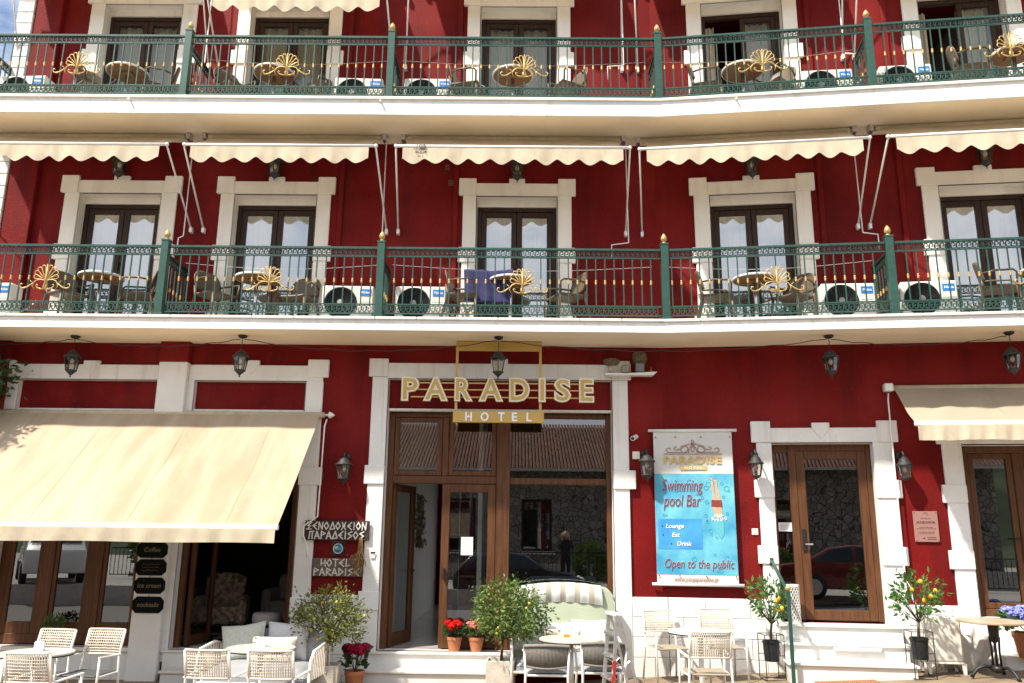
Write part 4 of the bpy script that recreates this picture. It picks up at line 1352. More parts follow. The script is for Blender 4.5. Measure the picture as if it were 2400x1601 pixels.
# dried flowers
DRY = cloth('dried_petals', (.30, .18, .07), .25, 0, 30, (.55, .36, .16))
t = thing('dried_bouquet', 'bunch of dried flowers hanging upside down over the wooden signs', 'bouquet', T(-2.17, -.11, 1.97))
rr = random.Random(11)
mb = MB()
for i in range(14):
    a = rr.uniform(-.1, .1)
    mb.tube([(rr.uniform(-.02, .02), 0, 0), (a*.4, -.02, -.2), (a, -.03-.04*rr.random(), -.33-.08*rr.random())], .004, 4)
mb.build('stems', DRY, t)
mb = MB()
for i in range(150):
    c = Vector((rr.gauss(-.03, .055), rr.uniform(-.09, 0), rr.uniform(-.50, -.22)))
    s = rr.uniform(.012, .03)
    d = Vector((rr.uniform(-1, 1), rr.uniform(-1, 1), rr.uniform(-1, 1))).normalized()
    e = d.cross(Vector((.3, .5, .8))).normalized()
    mb.quad(c-d*s, c-e*s*.5, c+d*s, c+e*s*.5)
mb.build('flower_heads', DRY, t)
# chalkboards on the column
CHB = mat('blackboard', (.006, .008, .007), .85, 0, .15, 8, spec=.08)
CHK = mat('chalk_gold', (.16, .13, .07), .8)
for i, (s, zc, nm) in enumerate((('Coffee', 1.775, 'top blackboard reading Coffee'), ('', 1.54, 'second blackboard with faded writing'), ('ice cream', 1.297, 'third blackboard reading ice cream'), ('cocktails', 1.045, 'lowest blackboard reading cocktails'))):
    t = thing('menu_board', nm+' in the chain of four on the white column', 'blackboard', T(-5.055+.006*i, -.14, zc), 'chain of blackboards on the column')
    MB().prism([(-.215, -.055), (-.16, -.108), (.16, -.108), (.215, -.055), (.215, .055), (.16, .108), (-.16, .108), (-.215, .055)], -.018, 0).build('board', CHB, t, bevel=.004)
    if s:
        obj('lettering', text_mesh(s, .085, .0008, .001, .15, mat_=CHK), t, T(0, -.020, 0) @ RX)
    else:
        for q in range(3):
            MB().tube([(-.12+.03*j, -.019, .04-.04*q+.008*math.sin(j*2+q)) for j in range(9)], .0025, 4).build('scribble', CHK, t)
    MB().tube([(0, -.01, .108), (0, -.01, .128)], .004, 5).build('chain_link', DARK, t)
# plaque, switch, boxes, cameras
t = thing('acrylic_plaque', 'pinkish acrylic plaque with engraved lines on the right red wall', 'plaque', WING @ T(3.475, -.012, 2.2))
MB().box(-.158, .158, -.014, -.004, -.203, .203).build('plate', mat('plaque_rose', (.33, .18, .155), .25), t, bevel=.002)
ENG = mat('engraving', (.06, .03, .04), .6)
for z, w_, h in ((.105, .06, .008), (.06, .115, .016), (.04, .13, .006), (-.012, .085, .007), (-.03, .13, .007), (-.075, .11, .007), (-.095, .095, .007)):
    x = -w_
    while x < w_-.01:
        l = random.uniform(.015, .045)
        MB().box(x, min(x+l, w_), -.0152, -.0138, z-h/2, z+h/2).build('engraved_line', ENG, t)
        x += l+.008
for z in (-.145, -.17):
    MB().box(.0, .115, -.0152, -.0138, z-.005, z+.005).build('engraved_line', ENG, t)
MB().tube([(-.02, -.015, .175), (.015, -.015, .185), (.03, -.015, .17), (.02, -.015, .14)], .003, 5).build('engraved_mark', ENG, t)
MB().lathe([(.013, -.0155), (.013, -.0135)], 10, (-.04, 0, -.155), 'Y').build('engraved_mark', ENG, t)
for x in (-.14, .14):
    for z in (-.185, .185):
        MB().lathe([(.008, -.019), (.008, -.012)], 8, (x, 0, z), 'Y').build('screw', STEEL, t)
t = thing('wall_switch', 'small white wall switch between the banner and the side door', 'switch', WING @ T(1.22, -.002, 2.11))
MB().box(-.043, .043, -.012, 0, -.043, .043).build('plate', WMETAL, t, bevel=.003)
MB().box(-.022, .022, -.017, -.0125, -.025, .025).build('rocker', IVORY, t, bevel=.002)
t = thing('thermostat', 'tiny white sensor with dark display on the left entrance jamb', 'sensor', T(-2.0, -.042, 1.72))
MB().box(-.03, .03, -.014, 0, -.03, .03).build('housing', WMETAL, t, bevel=.003)
MB().box(-.033, .033, -.02, -.0145, .035, .06).build('display', DARK, t)
t = thing('junction_box', 'cream junction box beside the wall lantern left of the banner', 'box', T(1.712, -.002, 3.163))
MB().box(-.052, .052, -.04, 0, -.055, .055).build('lid', IVORY, t, bevel=.006)
t = thing('security_camera', 'small white bullet camera right of the entrance', 'camera', T(1.70, -.002, 3.42))
MB().lathe([(.02, 0), (.035, -.004), (.035, -.02), (.015, -.025)], 12, axis='Y').build('mount', WMETAL, t)
cm = MB().tube([(.02, -.03, .01), (-.05, -.16, -.03)], .034, 14).build('body', WMETAL, t, smooth=False)
MB().tube([(-.0505, -.161, -.0303), (-.052, -.164, -.0312)], .024, 12).build('lens', DARK, cm)
# floodlight bracket and swallows' nests above the right jamb
t = thing('bracket_shelf', 'weathered white shelf bracket with junction boxes right of the PARADISE sign', 'bracket', T(1.6, -.06, 4.3))
MB().box(-.33, .02, -.16, 0, .0, .028).prism([(.02, .0), (.02, .03), (.42, .055), (.36, .0)], -.16, -.02).build('shelf', WMETAL, t)
MB().box(-.26, .04, -.03, -.005, .03, .235).build('back_plate', mat('dirty_white', (.55, .50, .42), .7, 0, .2, 18), t, bevel=.004)
MB().box(-.085, .03, -.09, -.032, .05, .165).build('grey_box', mat('grey_box', (.33, .32, .27), .6), t, bevel=.012)
MB().box(.12, .24, -.12, -.04, .06, .185).build('floodlight', mat('grey_flood', (.20, .22, .23), .5), t, bevel=.008)
MB().tube([(.33, -.08, .03), (.345, -.08, .14), (.36, -.08, .03)], .012, 6).build('rusty_hook', mat('rust', (.35, .16, .06), .8), t)
NEST = mat('nest_mud', (.22, .17, .11), .95, 0, .3, 40, 1.0, 90)
def nest(label, M, w_, h):
    mb = MB().grid(18, 12, lambda u, v: (w_*math.cos(PI*u)*(.35+.65*math.sin(PI*min(v*.62+.08, .98)))*(1+.09*math.sin(u*41+v*13)), -.12*math.sin(PI*u)*(.35+.65*math.sin(PI*min(v*.62+.08, .98)))*(1+.12*math.sin(u*29+v*17)), h*v))
    tag(mb.build('swallow_nest', NEST, M=M, smooth=True), label, 'nest', 'swallow nests under the balcony')
nest('rounded mud nest on the wall above the grey floodlight', T(1.80, -.003, 4.46), .105, .21)
nest('flat mud nest on top of the shelf back plate', T(1.38, -.063, 4.46), .12, .1)
# notices
for nm, M, w_, h in (('white notice sheet taped to the main entrance door', T(-.70, .145, 1.87), .085, .125), ('white notice sheet on the narrow pane of the side door', WING @ T(1.655, .125, 2.18), .09, .06)):
    t = thing('paper_notice', nm, 'notice', M)
    MB().box(-w_, w_, -.002, 0, -h, h).build('sheet', PURE, t)
    for i in range(8):
        z = h*.75-i*h*.2
        MB().box(-w_*.75, w_*(.3+.4*random.random()), -.003, -.0021, z-.003, z+.003).build('printed_line', MATS['grey_hub'], t)

# ------------------------------------------------------------ café chairs and tables
def cafe_chair(seat_m):
    t = thing('cafe_chair', '', 'chair', I4, 'white framed café chairs with woven backs')
    w_ = .215
    zb, zt = .60, .86
    yb, yt = .215, .285
    for s in (-1, 1):
        MB().tube([(s*w_, yt, zt), (s*w_, yb, zb), (s*(w_+.01), yb-.01, .42), (s*(w_+.02), yb+.05, 0)], .0135, 8).build('back_leg', WMETAL, t, smooth=True)
        MB().tube([(s*(w_+.035), -.22, .61), (s*(w_+.03), -.215, .42), (s*(w_+.03), -.24, 0)], .0135, 8).build('front_leg', WMETAL, t, smooth=True)
        MB().bar((s*(w_+.01), yb+.01, .60), (s*(w_+.035), -.235, .62), .03, .016, (0, 0, 1)).build('armrest', WMETAL, t, bevel=.004)
        MB().tube([(s*(w_+.005), yb, .415), (s*(w_+.025), -.215, .415)], .011, 6).build('side_rail', WMETAL, t)
    MB().box(-w_, w_, -.225, .20, .415, .435).build('seat', seat_m, t, bevel=.008)
    ro = MB()
    bow = lambda x: .025*(1-(x/w_)**2)
    P = lambda x, z: (x, yb+(yt-yb)*(z-zb)/(zt-zb)+bow(x), z)
    for z in (zb, zt):
        ro.tube([P(-w_+2*w_*i/8, z) for i in range(9)], .012, 6)
    for s in (-1, 1):
        ro.tube([P(s*w_, zb), P(s*w_, zt)], .0145, 6)
    for i in range(1, 9):
        z = zb+(zt-zb)*i/9
        ro.tube([P(-w_+2*w_*j/8, z+.002*math.sin(j*3+i)) for j in range(9)], .0062, 4)
    for i in range(1, 19):
        x = -w_+2*w_*i/19
        ro.tube([P(x, zb), P(x+.004*math.sin(i*5), (zb+zt)/2), P(x, zt)], .0056, 4)
    ro.build('woven_back', ROPE, t, smooth=True)
    return Proto(t)
CC = cafe_chair(SEAT)
CD = cafe_chair(DSEAT)
def ground_M(x, y, a=0):
    return T(x, y, gz(x)) @ RZ(a)
CD.put(ground_M(-5.24, -2.36, -8), 'woven café chair facing the street at far left, in front of the bar window')
CD.put(ground_M(-4.72, -2.26, -6), 'woven café chair facing the street beside the white column')
CC.put(ground_M(-4.43, -3.72, 176), 'woven café chair with its back to us at the far left table')
CC.put(ground_M(-2.92, -3.36, 176), 'woven café chair with its back to us, left of the pair before the bar steps')
CC.put(ground_M(-2.32, -3.36, 178), 'woven café chair with its back to us, right of the pair before the bar steps')
CC.put(ground_M(2.0, -.46, 14), 'woven café chair against the white base, left below the banner')
CC.put(ground_M(2.68, -.66, 4), 'woven café chair against the white base, right below the banner')
CC.put(ground_M(2.05, -2.54, 180), 'woven café chair with its back to us below the banner')
def cafe_table(r, top, edge):
    t = thing('cafe_table', '', 'table', I4, 'round café tables')
    MB().lathe([(r-.006, .715), (r, .72), (r, .733), (r-.004, .737), (.0001, .737)], 40).build('table_top', top, t)
    MB().lathe([(r-.004, .705), (r+.002, .710), (r+.002, .718), (r-.004, .7185)], 40).build('rim', edge, t)
    MB().tube([(0, 0, .03), (0, 0, .715)], .032, 12).build('column', WMETAL, t, smooth=True)
    MB().lathe([(.22, 0), (.22, .012), (.05, .03), (.035, .05)], 24).build('base', WMETAL, t, smooth=True)
    return Proto(t)
GTOP = mat('grey_table_top', (.52, .50, .46), .35, 0, .06, 3, stretch=(1, 8, 1))
OTOP = mat('pale_oak_top', (.56, .48, .36), .4, 0, 0, 3, .04, 60, (.66, .585, .465), stretch=(1, 9, 1))
WTOP = mat('white_table_top', (.74, .73, .71), .3)
cafe_table(.36, GTOP, DARK).put(ground_M(-4.93, -2.98), 'round grey café table at the far left')
cafe_table(.37, GTOP, DARK).put(ground_M(-2.78, -2.42), 'round grey café table in front of the bar sofa')
cafe_table(.375, OTOP, DARK).put(ground_M(.66, -1.62), 'round pale oak table in front of the mint sofa')
cafe_table(.38, WTOP, DARK).put(ground_M(2.2, -1.6), 'round white table with dark rim below the banner')
def rope_chair():
    t = thing('rope_chair', '', 'chair', I4, 'white armchairs with grey rope backs')
    for s in (-1, 1):
        MB().tube([(s*.25, .22, .72), (s*.235, .2, .42), (s*.25, .27, 0)], .014, 8).build('back_leg', WMETAL, t, smooth=True)
        MB().tube([(s*.25, .22, .70), (s*.27, .0, .66), (s*.265, -.2, .63), (s*.255, -.24, .6), (s*.24, -.23, .42), (s*.26, -.27, 0)], .014, 8).build('front_leg', WMETAL, t, smooth=True)
    MB().box(-.23, .23, -.24, .20, .41, .435).build('seat', WMETAL, t, bevel=.006)
    MB().grid(10, 10, lambda u, v: (-.22+.44*u, -.22+.41*v, .45+.05*(math.sin(PI*u)*math.sin(PI*v))**.4)).build('cushion', mat('grey_cushion', (.27, .27, .275), .9, 0, .05, 20) if 'grey_cushion' not in MATS else MATS['grey_cushion'], t, smooth=True)
    mb = MB()
    n = 34
    top = []
    for i in range(n+1):
        u = i/n
        x = -.255+.51*u
        y = .235+.045*math.sin(PI*u)
        top.append((x, y, .735+.012*math.sin(PI*u)))
        mb.tube([(x, y, .735), (x*.97, y-.02, .62), (x*.93, y-.035, .52-.02*math.sin(PI*u))], .0075, 4)
    mb.tube(top, .019, 8)
    mb.tube([(x*.93, y-.035, .52-.02*math.sin(PI*i/n)) for i, (x, y, z) in enumerate(top)], .013, 6)
    mb.build('rope_back', GROPE, t, smooth=True)
    return Proto(t)
RC = rope_chair()
RC.put(ground_M(.36, -1.99, 178), 'grey rope armchair left of the pair in front of the pale oak table')
RC.put(ground_M(.97, -2.03, 184), 'grey rope armchair beside the stepladder at the pale oak table')
tag(MB().lathe([(.03, 0), (.05, .004), (.052, .03), (.04, .032), (.038, .012), (.0001, .01)], 4).build('ashtray', mat('amber_glass', (.45, .22, .02), .15), M=ground_M(.62, -1.5, 40) @ T(0, 0, .738)), 'amber square ashtray on the pale oak table', 'ashtray')
for x, y, nm in ((-4.95, -2.9, 'far left grey table'), (-2.8, -2.35, 'grey table before the bar sofa')):
    t = thing('napkin_holder', 'small white napkin holder on the '+nm, 'holder', ground_M(x, y) @ T(0, 0, .738))
    MB().box(-.05, .05, -.015, .015, 0, .008).box(-.05, .05, -.018, -.014, 0, .085).box(-.05, .05, .014, .018, 0, .085).build('frame', WMETAL, t, bevel=.004)
    MB().box(-.044, .044, -.012, .012, .009, .095).build('napkins', PURE, t)

# ------------------------------------------------------------ sofas and cushions
def pillow(w_, h, th, m, name, label, M, group):
    def sh(u, v, s):
        a, b = 2*u-1, 2*v-1
        e = max(0, (1-abs(a)**4)*(1-abs(b)**4))**.5
        k = 1-.10*(1-abs(a))*abs(b)**3-.0
        k2 = 1-.10*(1-abs(b))*abs(a)**3
        return (a*w_/2*k2, s*th/2*e, h/2+b*h/2*k)
    mb = MB().grid(16, 16, lambda u, v: sh(u, v, -1))
    mb.grid(16, 16, lambda u, v: sh(1-u, v, 1))
    o = mb.build(name, m, M=M, smooth=True)
    tag(o, label, 'cushion', group)
    return o
MINT = mat('mint_fabric', (.40, .45, .33), .8, 0, .05, 3, .15, 60)
STRIPE = bpy.data.materials.new('striped_runner')
STRIPE.use_nodes = True
_t = STRIPE.node_tree
_w = _t.nodes.new('ShaderNodeTexWave')
_w.inputs['Scale'].default_value = 1.62
_w.bands_direction = 'X'
_c = _t.nodes.new('ShaderNodeTexCoord')
_r = _t.nodes.new('ShaderNodeValToRGB')
_r.color_ramp.elements[0].position = .30
_r.color_ramp.elements[0].color = (.40, .37, .30, 1)
_r.color_ramp.elements[1].position = .36
_r.color_ramp.elements[1].color = (.66, .70, .66, 1)
_t.links.new(_c.outputs['Object'], _w.inputs['Vector'])
_t.links.new(_w.outputs['Fac'], _r.inputs['Fac'])
_t.links.new(_r.outputs['Color'], _t.nodes['Principled BSDF'].inputs['Base Color'])
_t.nodes['Principled BSDF'].inputs['Roughness'].default_value = .85
GREYF = mat('grey_upholstery', (.29, .30, .31), .9, 0, .06, 18, .15, 120)
LGREY = mat('light_grey_fabric', (.55, .55, .56), .9, 0, .05, 18)
KNIT = mat('knit_fabric', (.52, .54, .47), .9, 0, .12, 45, .5, 70)
WKNIT = mat('white_knit', (.68, .69, .66), .9, 0, .08, 45, .5, 60)
PALMF = bpy.data.materials.new('palm_print')
PALMF.use_nodes = True
_t = PALMF.node_tree
_w = _t.nodes.new('ShaderNodeTexWave')
_w.inputs['Scale'].default_value = 9
_w.inputs['Distortion'].default_value = 5
_w.bands_direction = 'DIAGONAL'
_n = _t.nodes.new('ShaderNodeTexNoise')
_n.inputs['Scale'].default_value = 5
_c = _t.nodes.new('ShaderNodeTexCoord')
_r = _t.nodes.new('ShaderNodeValToRGB')
_r.color_ramp.elements[0].position = .47
_r.color_ramp.elements[0].color = (.66, .60, .48, 1)
_r.color_ramp.elements[1].position = .58
_r.color_ramp.elements[1].color = (.055, .055, .10, 1)
_mu = _t.nodes.new('ShaderNodeMath')
_mu.operation = 'MULTIPLY'
_t.links.new(_c.outputs['Object'], _w.inputs['Vector'])
_t.links.new(_c.outputs['Object'], _n.inputs['Vector'])
_t.links.new(_w.outputs['Fac'], _mu.inputs[0])
_t.links.new(_n.outputs['Fac'], _mu.inputs[1])
_t.links.new(_mu.outputs[0], _r.inputs['Fac'])
_t.links.new(_r.outputs['Color'], _t.nodes['Principled BSDF'].inputs['Base Color'])
_t.nodes['Principled BSDF'].inputs['Roughness'].default_value = .9
def sofa(name, label, M, w_, back):
    t = thing(name, label, 'sofa', M)
    h = w_/2
    MB().grid(20, 10, lambda u, v: (-h+.06+(w_-.12)*u, -.38+.7*v, .33+.13*(1-abs(2*u-1)**8)*(1-abs(2*v-1)**8))).build('seat_cushion', GREYF, t, smooth=True)
    MB().box(-h+.05, h-.05, -.38, .33, .24, .345).build('seat_base', GREYF, t, bevel=.03)
    for s in (-1, 1):
        fr = MB().tube([(s*h, .36, .0), (s*h, .33, .62), (s*(h+.01), .1, .66), (s*(h+.01), -.30, .62), (s*h, -.38, .52), (s*h, -.40, 0)], .019, 8)
        fr.build('arm_frame', WMETAL, t, smooth=True)
        mb = MB()
        for i in range(9):
            y = -.3+.07*i
            mb.tube([(s*h, y, .64), (s*(h-.01), y+.01, .3)], .008, 4)
        mb.build('arm_ropes', ROPE, t)
    MB().tube([(-h, -.38, .26), (h, -.38, .26)], .017, 8).build('front_rail', WMETAL, t)
    if back == 'mint':
        def prof(u):
            a = abs(2*u-1)
            z = 1.20+.07*math.cos(PI*a/2)
            if a > .80:
                z = 1.20+.07*math.cos(PI*.4)-.16*((a-.8)/.2)**1.6
            return z
        def fb(u, v, y):
            x = -h-.02+(w_+.04)*u
            z0 = .15
            return (x, y-.05*math.sin(PI*v)*math.sin(PI*u)-.03*v*0, z0+(prof(u)-z0)*v)
        MB().grid(36, 16, lambda u, v: fb(u, v, .36)).grid(36, 16, lambda u, v: fb(1-u, v, .46)).build('back', MINT, t, smooth=True)
        pip = MB().tube([(fb(i/36, 1, .40)) for i in range(37)], .03, 8)
        pip.build('back_edge', MINT, t, smooth=True)
        def run(u, v):
            uu = .07+.80*u
            x = -h-.02+(w_+.04)*uu
            top = prof(uu)+.035
            if v < .2:
                return (x, .44-.11*v/.2, top+.005*math.sin(v*15))
            k = (v-.2)/.8
            return (x-.02*k*(1-2*u), .325-.035*math.sin(k*PI)-.008*math.sin(u*44)*k, top-.005-.245*k)
        MB().grid(70, 14, run).build('striped_throw', STRIPE, t, smooth=True)
    else:
        MB().grid(20, 8, lambda u, v: (-h+.03+(w_-.06)*u, .27+.09*v-.04*math.sin(PI*v), .42+.36*v-.02*abs(2*u-1)**4)).build('back', GREYF, t, smooth=True, solid=.08)
    return t
M2 = ground_M(.64, -.62)
sofa('mint_sofa', 'mint green high backed sofa with striped throw below the entrance window', M2, 1.36, 'mint')
CG = 'cushions on the two sofas'
pillow(.50, .40, .17, WKNIT, 'cushion', 'white knitted cushion at the right end of the mint sofa', M2 @ T(.36, .20, .45) @ Matrix.Rotation(rad(-14), 4, 'X'), CG)
pillow(.48, .36, .16, LGREY, 'cushion', 'plain pale grey cushion on the mint sofa', M2 @ T(-.08, .22, .45) @ Matrix.Rotation(rad(-14), 4, 'X'), CG)
pillow(.50, .30, .15, PALMF, 'cushion', 'palm leaf printed cushion in front on the mint sofa', M2 @ T(-.02, .02, .45) @ Matrix.Rotation(rad(-18), 4, 'X') @ RZ(4), CG)
pillow(.45, .36, .16, KNIT, 'cushion', 'sage cushion at the left end of the mint sofa behind the tree', M2 @ T(-.46, .12, .45) @ Matrix.Rotation(rad(-16), 4, 'X') @ RZ(25), CG)
M1 = ground_M(-3.0, -1.45, -4)
sofa('bar_sofa', 'grey outdoor sofa below the open bar doorway', M1, 1.35, 'grey')
pillow(.56, .44, .17, KNIT, 'cushion', 'sage knitted cushion at the left end of the bar sofa', M1 @ T(-.33, .12, .44) @ Matrix.Rotation(rad(-16), 4, 'X') @ Matrix.Rotation(rad(-8), 4, 'Y'), CG)
pillow(.54, .46, .17, LGREY, 'cushion', 'plain grey cushion in the middle of the bar sofa', M1 @ T(.18, .17, .44) @ Matrix.Rotation(rad(-14), 4, 'X'), CG)
pillow(.56, .32, .15, PALMF, 'cushion', 'palm leaf printed cushion in front on the bar sofa', M1 @ T(.08, -.05, .44) @ Matrix.Rotation(rad(-20), 4, 'X'), CG)

# ------------------------------------------------------------ plants
def leaf_at(mb, c, d, s, wdt=.42, fold=.25, rr=random):
    d = d.normalized()
    e = d.cross(Vector((rr.uniform(-1, 1), rr.uniform(-1, 1), rr.uniform(-1, 1))))
    if e.length < .05:
        e = d.orthogonal()
    e.normalize()
    n = d.cross(e)
    a = c
    b = c+d*s
    m = c+d*s*.45
    l = m+e*s*wdt*.5+n*s*fold*.3
    r_ = m-e*s*wdt*.5+n*s*fold*.3
    mb.add([a, l, b, r_], [(0, 1, 2), (0, 2, 3)])
def bush_tree(t, base, zt0, center, rx, rz, nleaf, ls, lm, seed, ntips=26, hollow=.25, trunk_r=.022, wdt=.42, fruits=None, droop=0):
    rr = random.Random(seed)
    tr = MB()
    fork = Vector(base)+Vector((0.02, 0, zt0))
    tr.tube([Vector(base), Vector(base)+Vector((.01, .01, zt0*.5)), fork], [trunk_r*1.25, trunk_r, trunk_r*.9], 8)
    tips = []
    C_ = Vector(center)
    for i in range(ntips):
        th = 2*PI*(i*.618+rr.random()*.1)
        ph = math.acos(1-1.75*((i+.5)/ntips))
        k = rr.uniform(.72, 1.0)
        tip = C_+Vector((rx*k*math.sin(ph)*math.cos(th), rx*k*math.sin(ph)*math.sin(th), rz*k*math.cos(ph)))
        midp = fork.lerp(tip, .5)+Vector((rr.uniform(-.05, .05), rr.uniform(-.05, .05), rr.uniform(-.02, .06)))
        tr.tube([fork, midp, tip], [trunk_r*.5, trunk_r*.28, trunk_r*.12], 5)
        tips.append((fork, midp, tip))
    tr.build('trunk', BARK, t, smooth=True)
    lf_ = MB()
    for i in range(nleaf):
        f0, m0, t0 = rr.choice(tips)
        u = rr.uniform(.1, 1)**.6
        p = m0.lerp(t0, u)+Vector((rr.gauss(0, rx*.13), rr.gauss(0, rx*.13), rr.gauss(0, rz*.13)))
        d = (p-C_).normalized()*.6+Vector((rr.uniform(-1, 1), rr.uniform(-1, 1), rr.uniform(-.6, .9)-droop))
        leaf_at(lf_, p, d, ls*rr.uniform(.7, 1.25), wdt, rr=rr)
    lf_.build('crown', lm, t)
    if fruits:
        n, r, m = fruits
        for i in range(n):
            f0, m0, t0 = rr.choice(tips)
            p = m0.lerp(t0, rr.uniform(.4, .95))+Vector((rr.uniform(-.04, .04), rr.uniform(-.06, .02), -.03))
            MB().ell(p, r, r, r*1.2, 10, 8).build('fruit', m, t, smooth=True)
def square_planter(t, w_, h):
    wb = w_*.44
    wt = w_*.5
    mb = MB()
    o = [(-1, -1), (1, -1), (1, 1), (-1, 1)]
    lv = [(wb, 0), (wt, h), (wt-.025, h), (wt-.03, h-.06)]
    vs = [(a*k, b*k, z) for k, z in lv for a, b in o]
    fs = [(3, 2, 1, 0)]
    for i in range(3):
        for j in range(4):
            j2 = (j+1) % 4
            fs.append((i*4+j, i*4+j2, (i+1)*4+j2, (i+1)*4+j))
    mb.add(vs, fs)
    mb.build('planter', STONEP, t, bevel=.006)
    k = wt-.031
    MB().quad((-k, -k, h-.058), (k, -k, h-.058), (k, k, h-.058), (-k, k, h-.058)).build('soil', SOIL, t)
def pot(t, r, h, m=TERRA):
    MB().lathe([(r*.68, 0), (r*.72, .008), (r*.93, h*.78), (r, h*.79), (r, h), (r*.9, h), (r*.88, h*.9), (.0001, h*.9)], 24).build('pot', m, t, smooth=False)
    MB().lathe([(.0001, h*.901), (r*.87, h*.901)], 20).build('soil', SOIL, t)
KUMQ = mat('kumquat_peel', (.75, .30, .02), .45)
YGRN = mat('unripe_citrus', (.42, .40, .05), .45)
t = thing('potted_citrus_tree', 'airy yellow green citrus tree in a square stone planter left of the entrance steps', 'tree', ground_M(-2.36, -1.05, 6))
square_planter(t, .36, .38)
bush_tree(t, (0, 0, .32), .28, (0.02, 0, .95), .46, .42, 2900, .055, LEAF_O, 5, 34, fruits=(22, .019, YGRN), wdt=.40, trunk_r=.020)
for i in range(5):
    rr = random.Random(40+i)
    MB().ell((rr.uniform(-.35, .35), rr.uniform(-.35, 0), rr.uniform(.6, 1.2)), .02, nu=8, nv=6).build('fruit', KUMQ, t, smooth=True)
t = thing('potted_citrus_tree', 'dense dark green citrus tree in a square stone planter right of the entrance steps', 'tree', ground_M(-.18, -.75, -4))
square_planter(t, .37, .42)
bush_tree(t, (0, 0, .36), .30, (.09, 0, 1.02), .51, .42, 3000, .058, LEAF_C, 9, 38, fruits=(14, .018, YGRN), wdt=.5, trunk_r=.018, droop=.3)
def flower_pot(label, M, r, h, fm, fr_, nfl, spread, ftop, lm, seed, lsz=.06, cluster=.05, per=26, ps=.022, nl=130):
    t = thing('flower_pot', label, 'flowers', M, 'potted flowers')
    pot(t, r, h)
    rr = random.Random(seed)
    lf_ = MB()
    for i in range(nl):
        a = rr.random()*2*PI
        k = rr.random()**.5
        p = Vector((spread*k*math.cos(a), spread*k*math.sin(a), h+.01+(ftop-h-.06)*rr.random()))
        leaf_at(lf_, p, Vector((math.cos(a), math.sin(a), rr.uniform(-.2, 1))), lsz*rr.uniform(.7, 1.2), .75, rr=rr)
    st = MB()
    fl = []
    for i in range(nfl):
        a = 2*PI*i*.618
        k = ((i+.5)/nfl)**.5
        c = Vector((spread*.85*k*math.cos(a), spread*.85*k*math.sin(a), ftop-.05*k-rr.random()*.05))
        st.tube([(0, 0, h*.9), (c.x*.6, c.y*.6, (h+c.z)/2), c], .005, 4)
        mb = MB()
        for j in range(per):
            d = Vector((rr.gauss(0, 1), rr.gauss(0, 1), rr.gauss(.3, 1))).normalized()
            p = c+Vector((d.x*cluster, d.y*cluster, d.z*cluster*.75))
            e = d.orthogonal().normalized()
            f_ = d.cross(e)
            q = rr.uniform(.7, 1.2)*ps
            tilt = d*q*.4
            mb.add([p, p+e*q+tilt, p+(e+f_)*q*.7, p+f_*q+tilt, p+(f_-e)*q*.7, p-e*q+tilt, p-(e+f_)*q*.7, p-f_*q+tilt, p+(e-f_)*q*.7], [(0, 1, 2), (0, 2, 3), (0, 3, 4), (0, 4, 5), (0, 5, 6), (0, 6, 7), (0, 7, 8), (0, 8, 1)])
        mb.ell(c, cluster*.8, cluster*.8, cluster*.6, 8, 6)
        mb.build('blossom', fm, t)
    lf_.build('foliage', lm, t)
    st.build('stems', LEAF_D, t)
SCAR = cloth('scarlet_petal', (.55, .006, .008), .15, 0, 40, (.72, .02, .015), bump=0)
PINK = cloth('coral_petal', (.75, .16, .14), .15, 0, 40, (.85, .36, .30), bump=0)
MAGE = cloth('magenta_petal', (.30, .008, .04), .15, 0, 40, (.55, .02, .10), bump=0)
BLUP = cloth('blue_petal', (.11, .14, .52), .15, 0, 25, (.42, .44, .78), bump=0)
flower_pot('scarlet geranium in a terracotta pot on the entrance landing', T(-.835, .02, .473), .105, .185, SCAR, .05, 7, .14, .40, LEAF_D, 3)
flower_pot('coral pink geranium in a terracotta pot on the entrance landing', T(-.535, .02, .473), .105, .185, PINK, .05, 7, .14, .40, LEAF_C, 4)
flower_pot('crimson hydrangea in a terracotta pot behind the left stone planter', ground_M(-2.05, -.72), .13, .26, MAGE, .08, 6, .15, .58, LEAF_D, 6, .09, .068, 60, .026, 80)
flower_pot('blue hydrangea in a terracotta pot below the right window', WING @ T(4.36, -.60, .62), .19, .30, BLUP, .09, 9, .32, .58, LEAF_L, 8, .1, .10, 70, .03, 120)
t = thing('herb_pot', 'green herb in a pale pot on the bar window sill', 'herb', T(-6.35, -.03, .479))
MB().lathe([(.05, 0), (.055, .005), (.085, .15), (.09, .17), (.08, .17), (.0001, .155)], 8).build('pot', STONEP, t)
rr = random.Random(21)
mb = MB()
for i in range(420):
    d = Vector((rr.gauss(0, 1), rr.gauss(0, 1), rr.gauss(0, 1))).normalized()
    p = Vector((0, 0, .30))+Vector((d.x*.13, d.y*.12, d.z*.13))*rr.random()**.4
    leaf_at(mb, p, d+Vector((0, 0, .5)), .035, .7, rr=rr)
mb.build('foliage', LEAF_C, t)
def lemon(label, M, zt0, c, rx, rz, n, seed, fr):
    t = thing('lemon_tree', label, 'tree', M, 'potted lemon trees in wire stands')
    MB().lathe([(.085, .22), (.09, .222), (.107, .475), (.1, .475), (.098, .455), (.0001, .455)], 24).build('pot', DARK, t)
    bush_tree(t, (0, 0, .45), zt0, c, rx, rz, n, .085, LEAF_L, seed, 17, fruits=(fr, .026, LEMON), wdt=.42, trunk_r=.016)
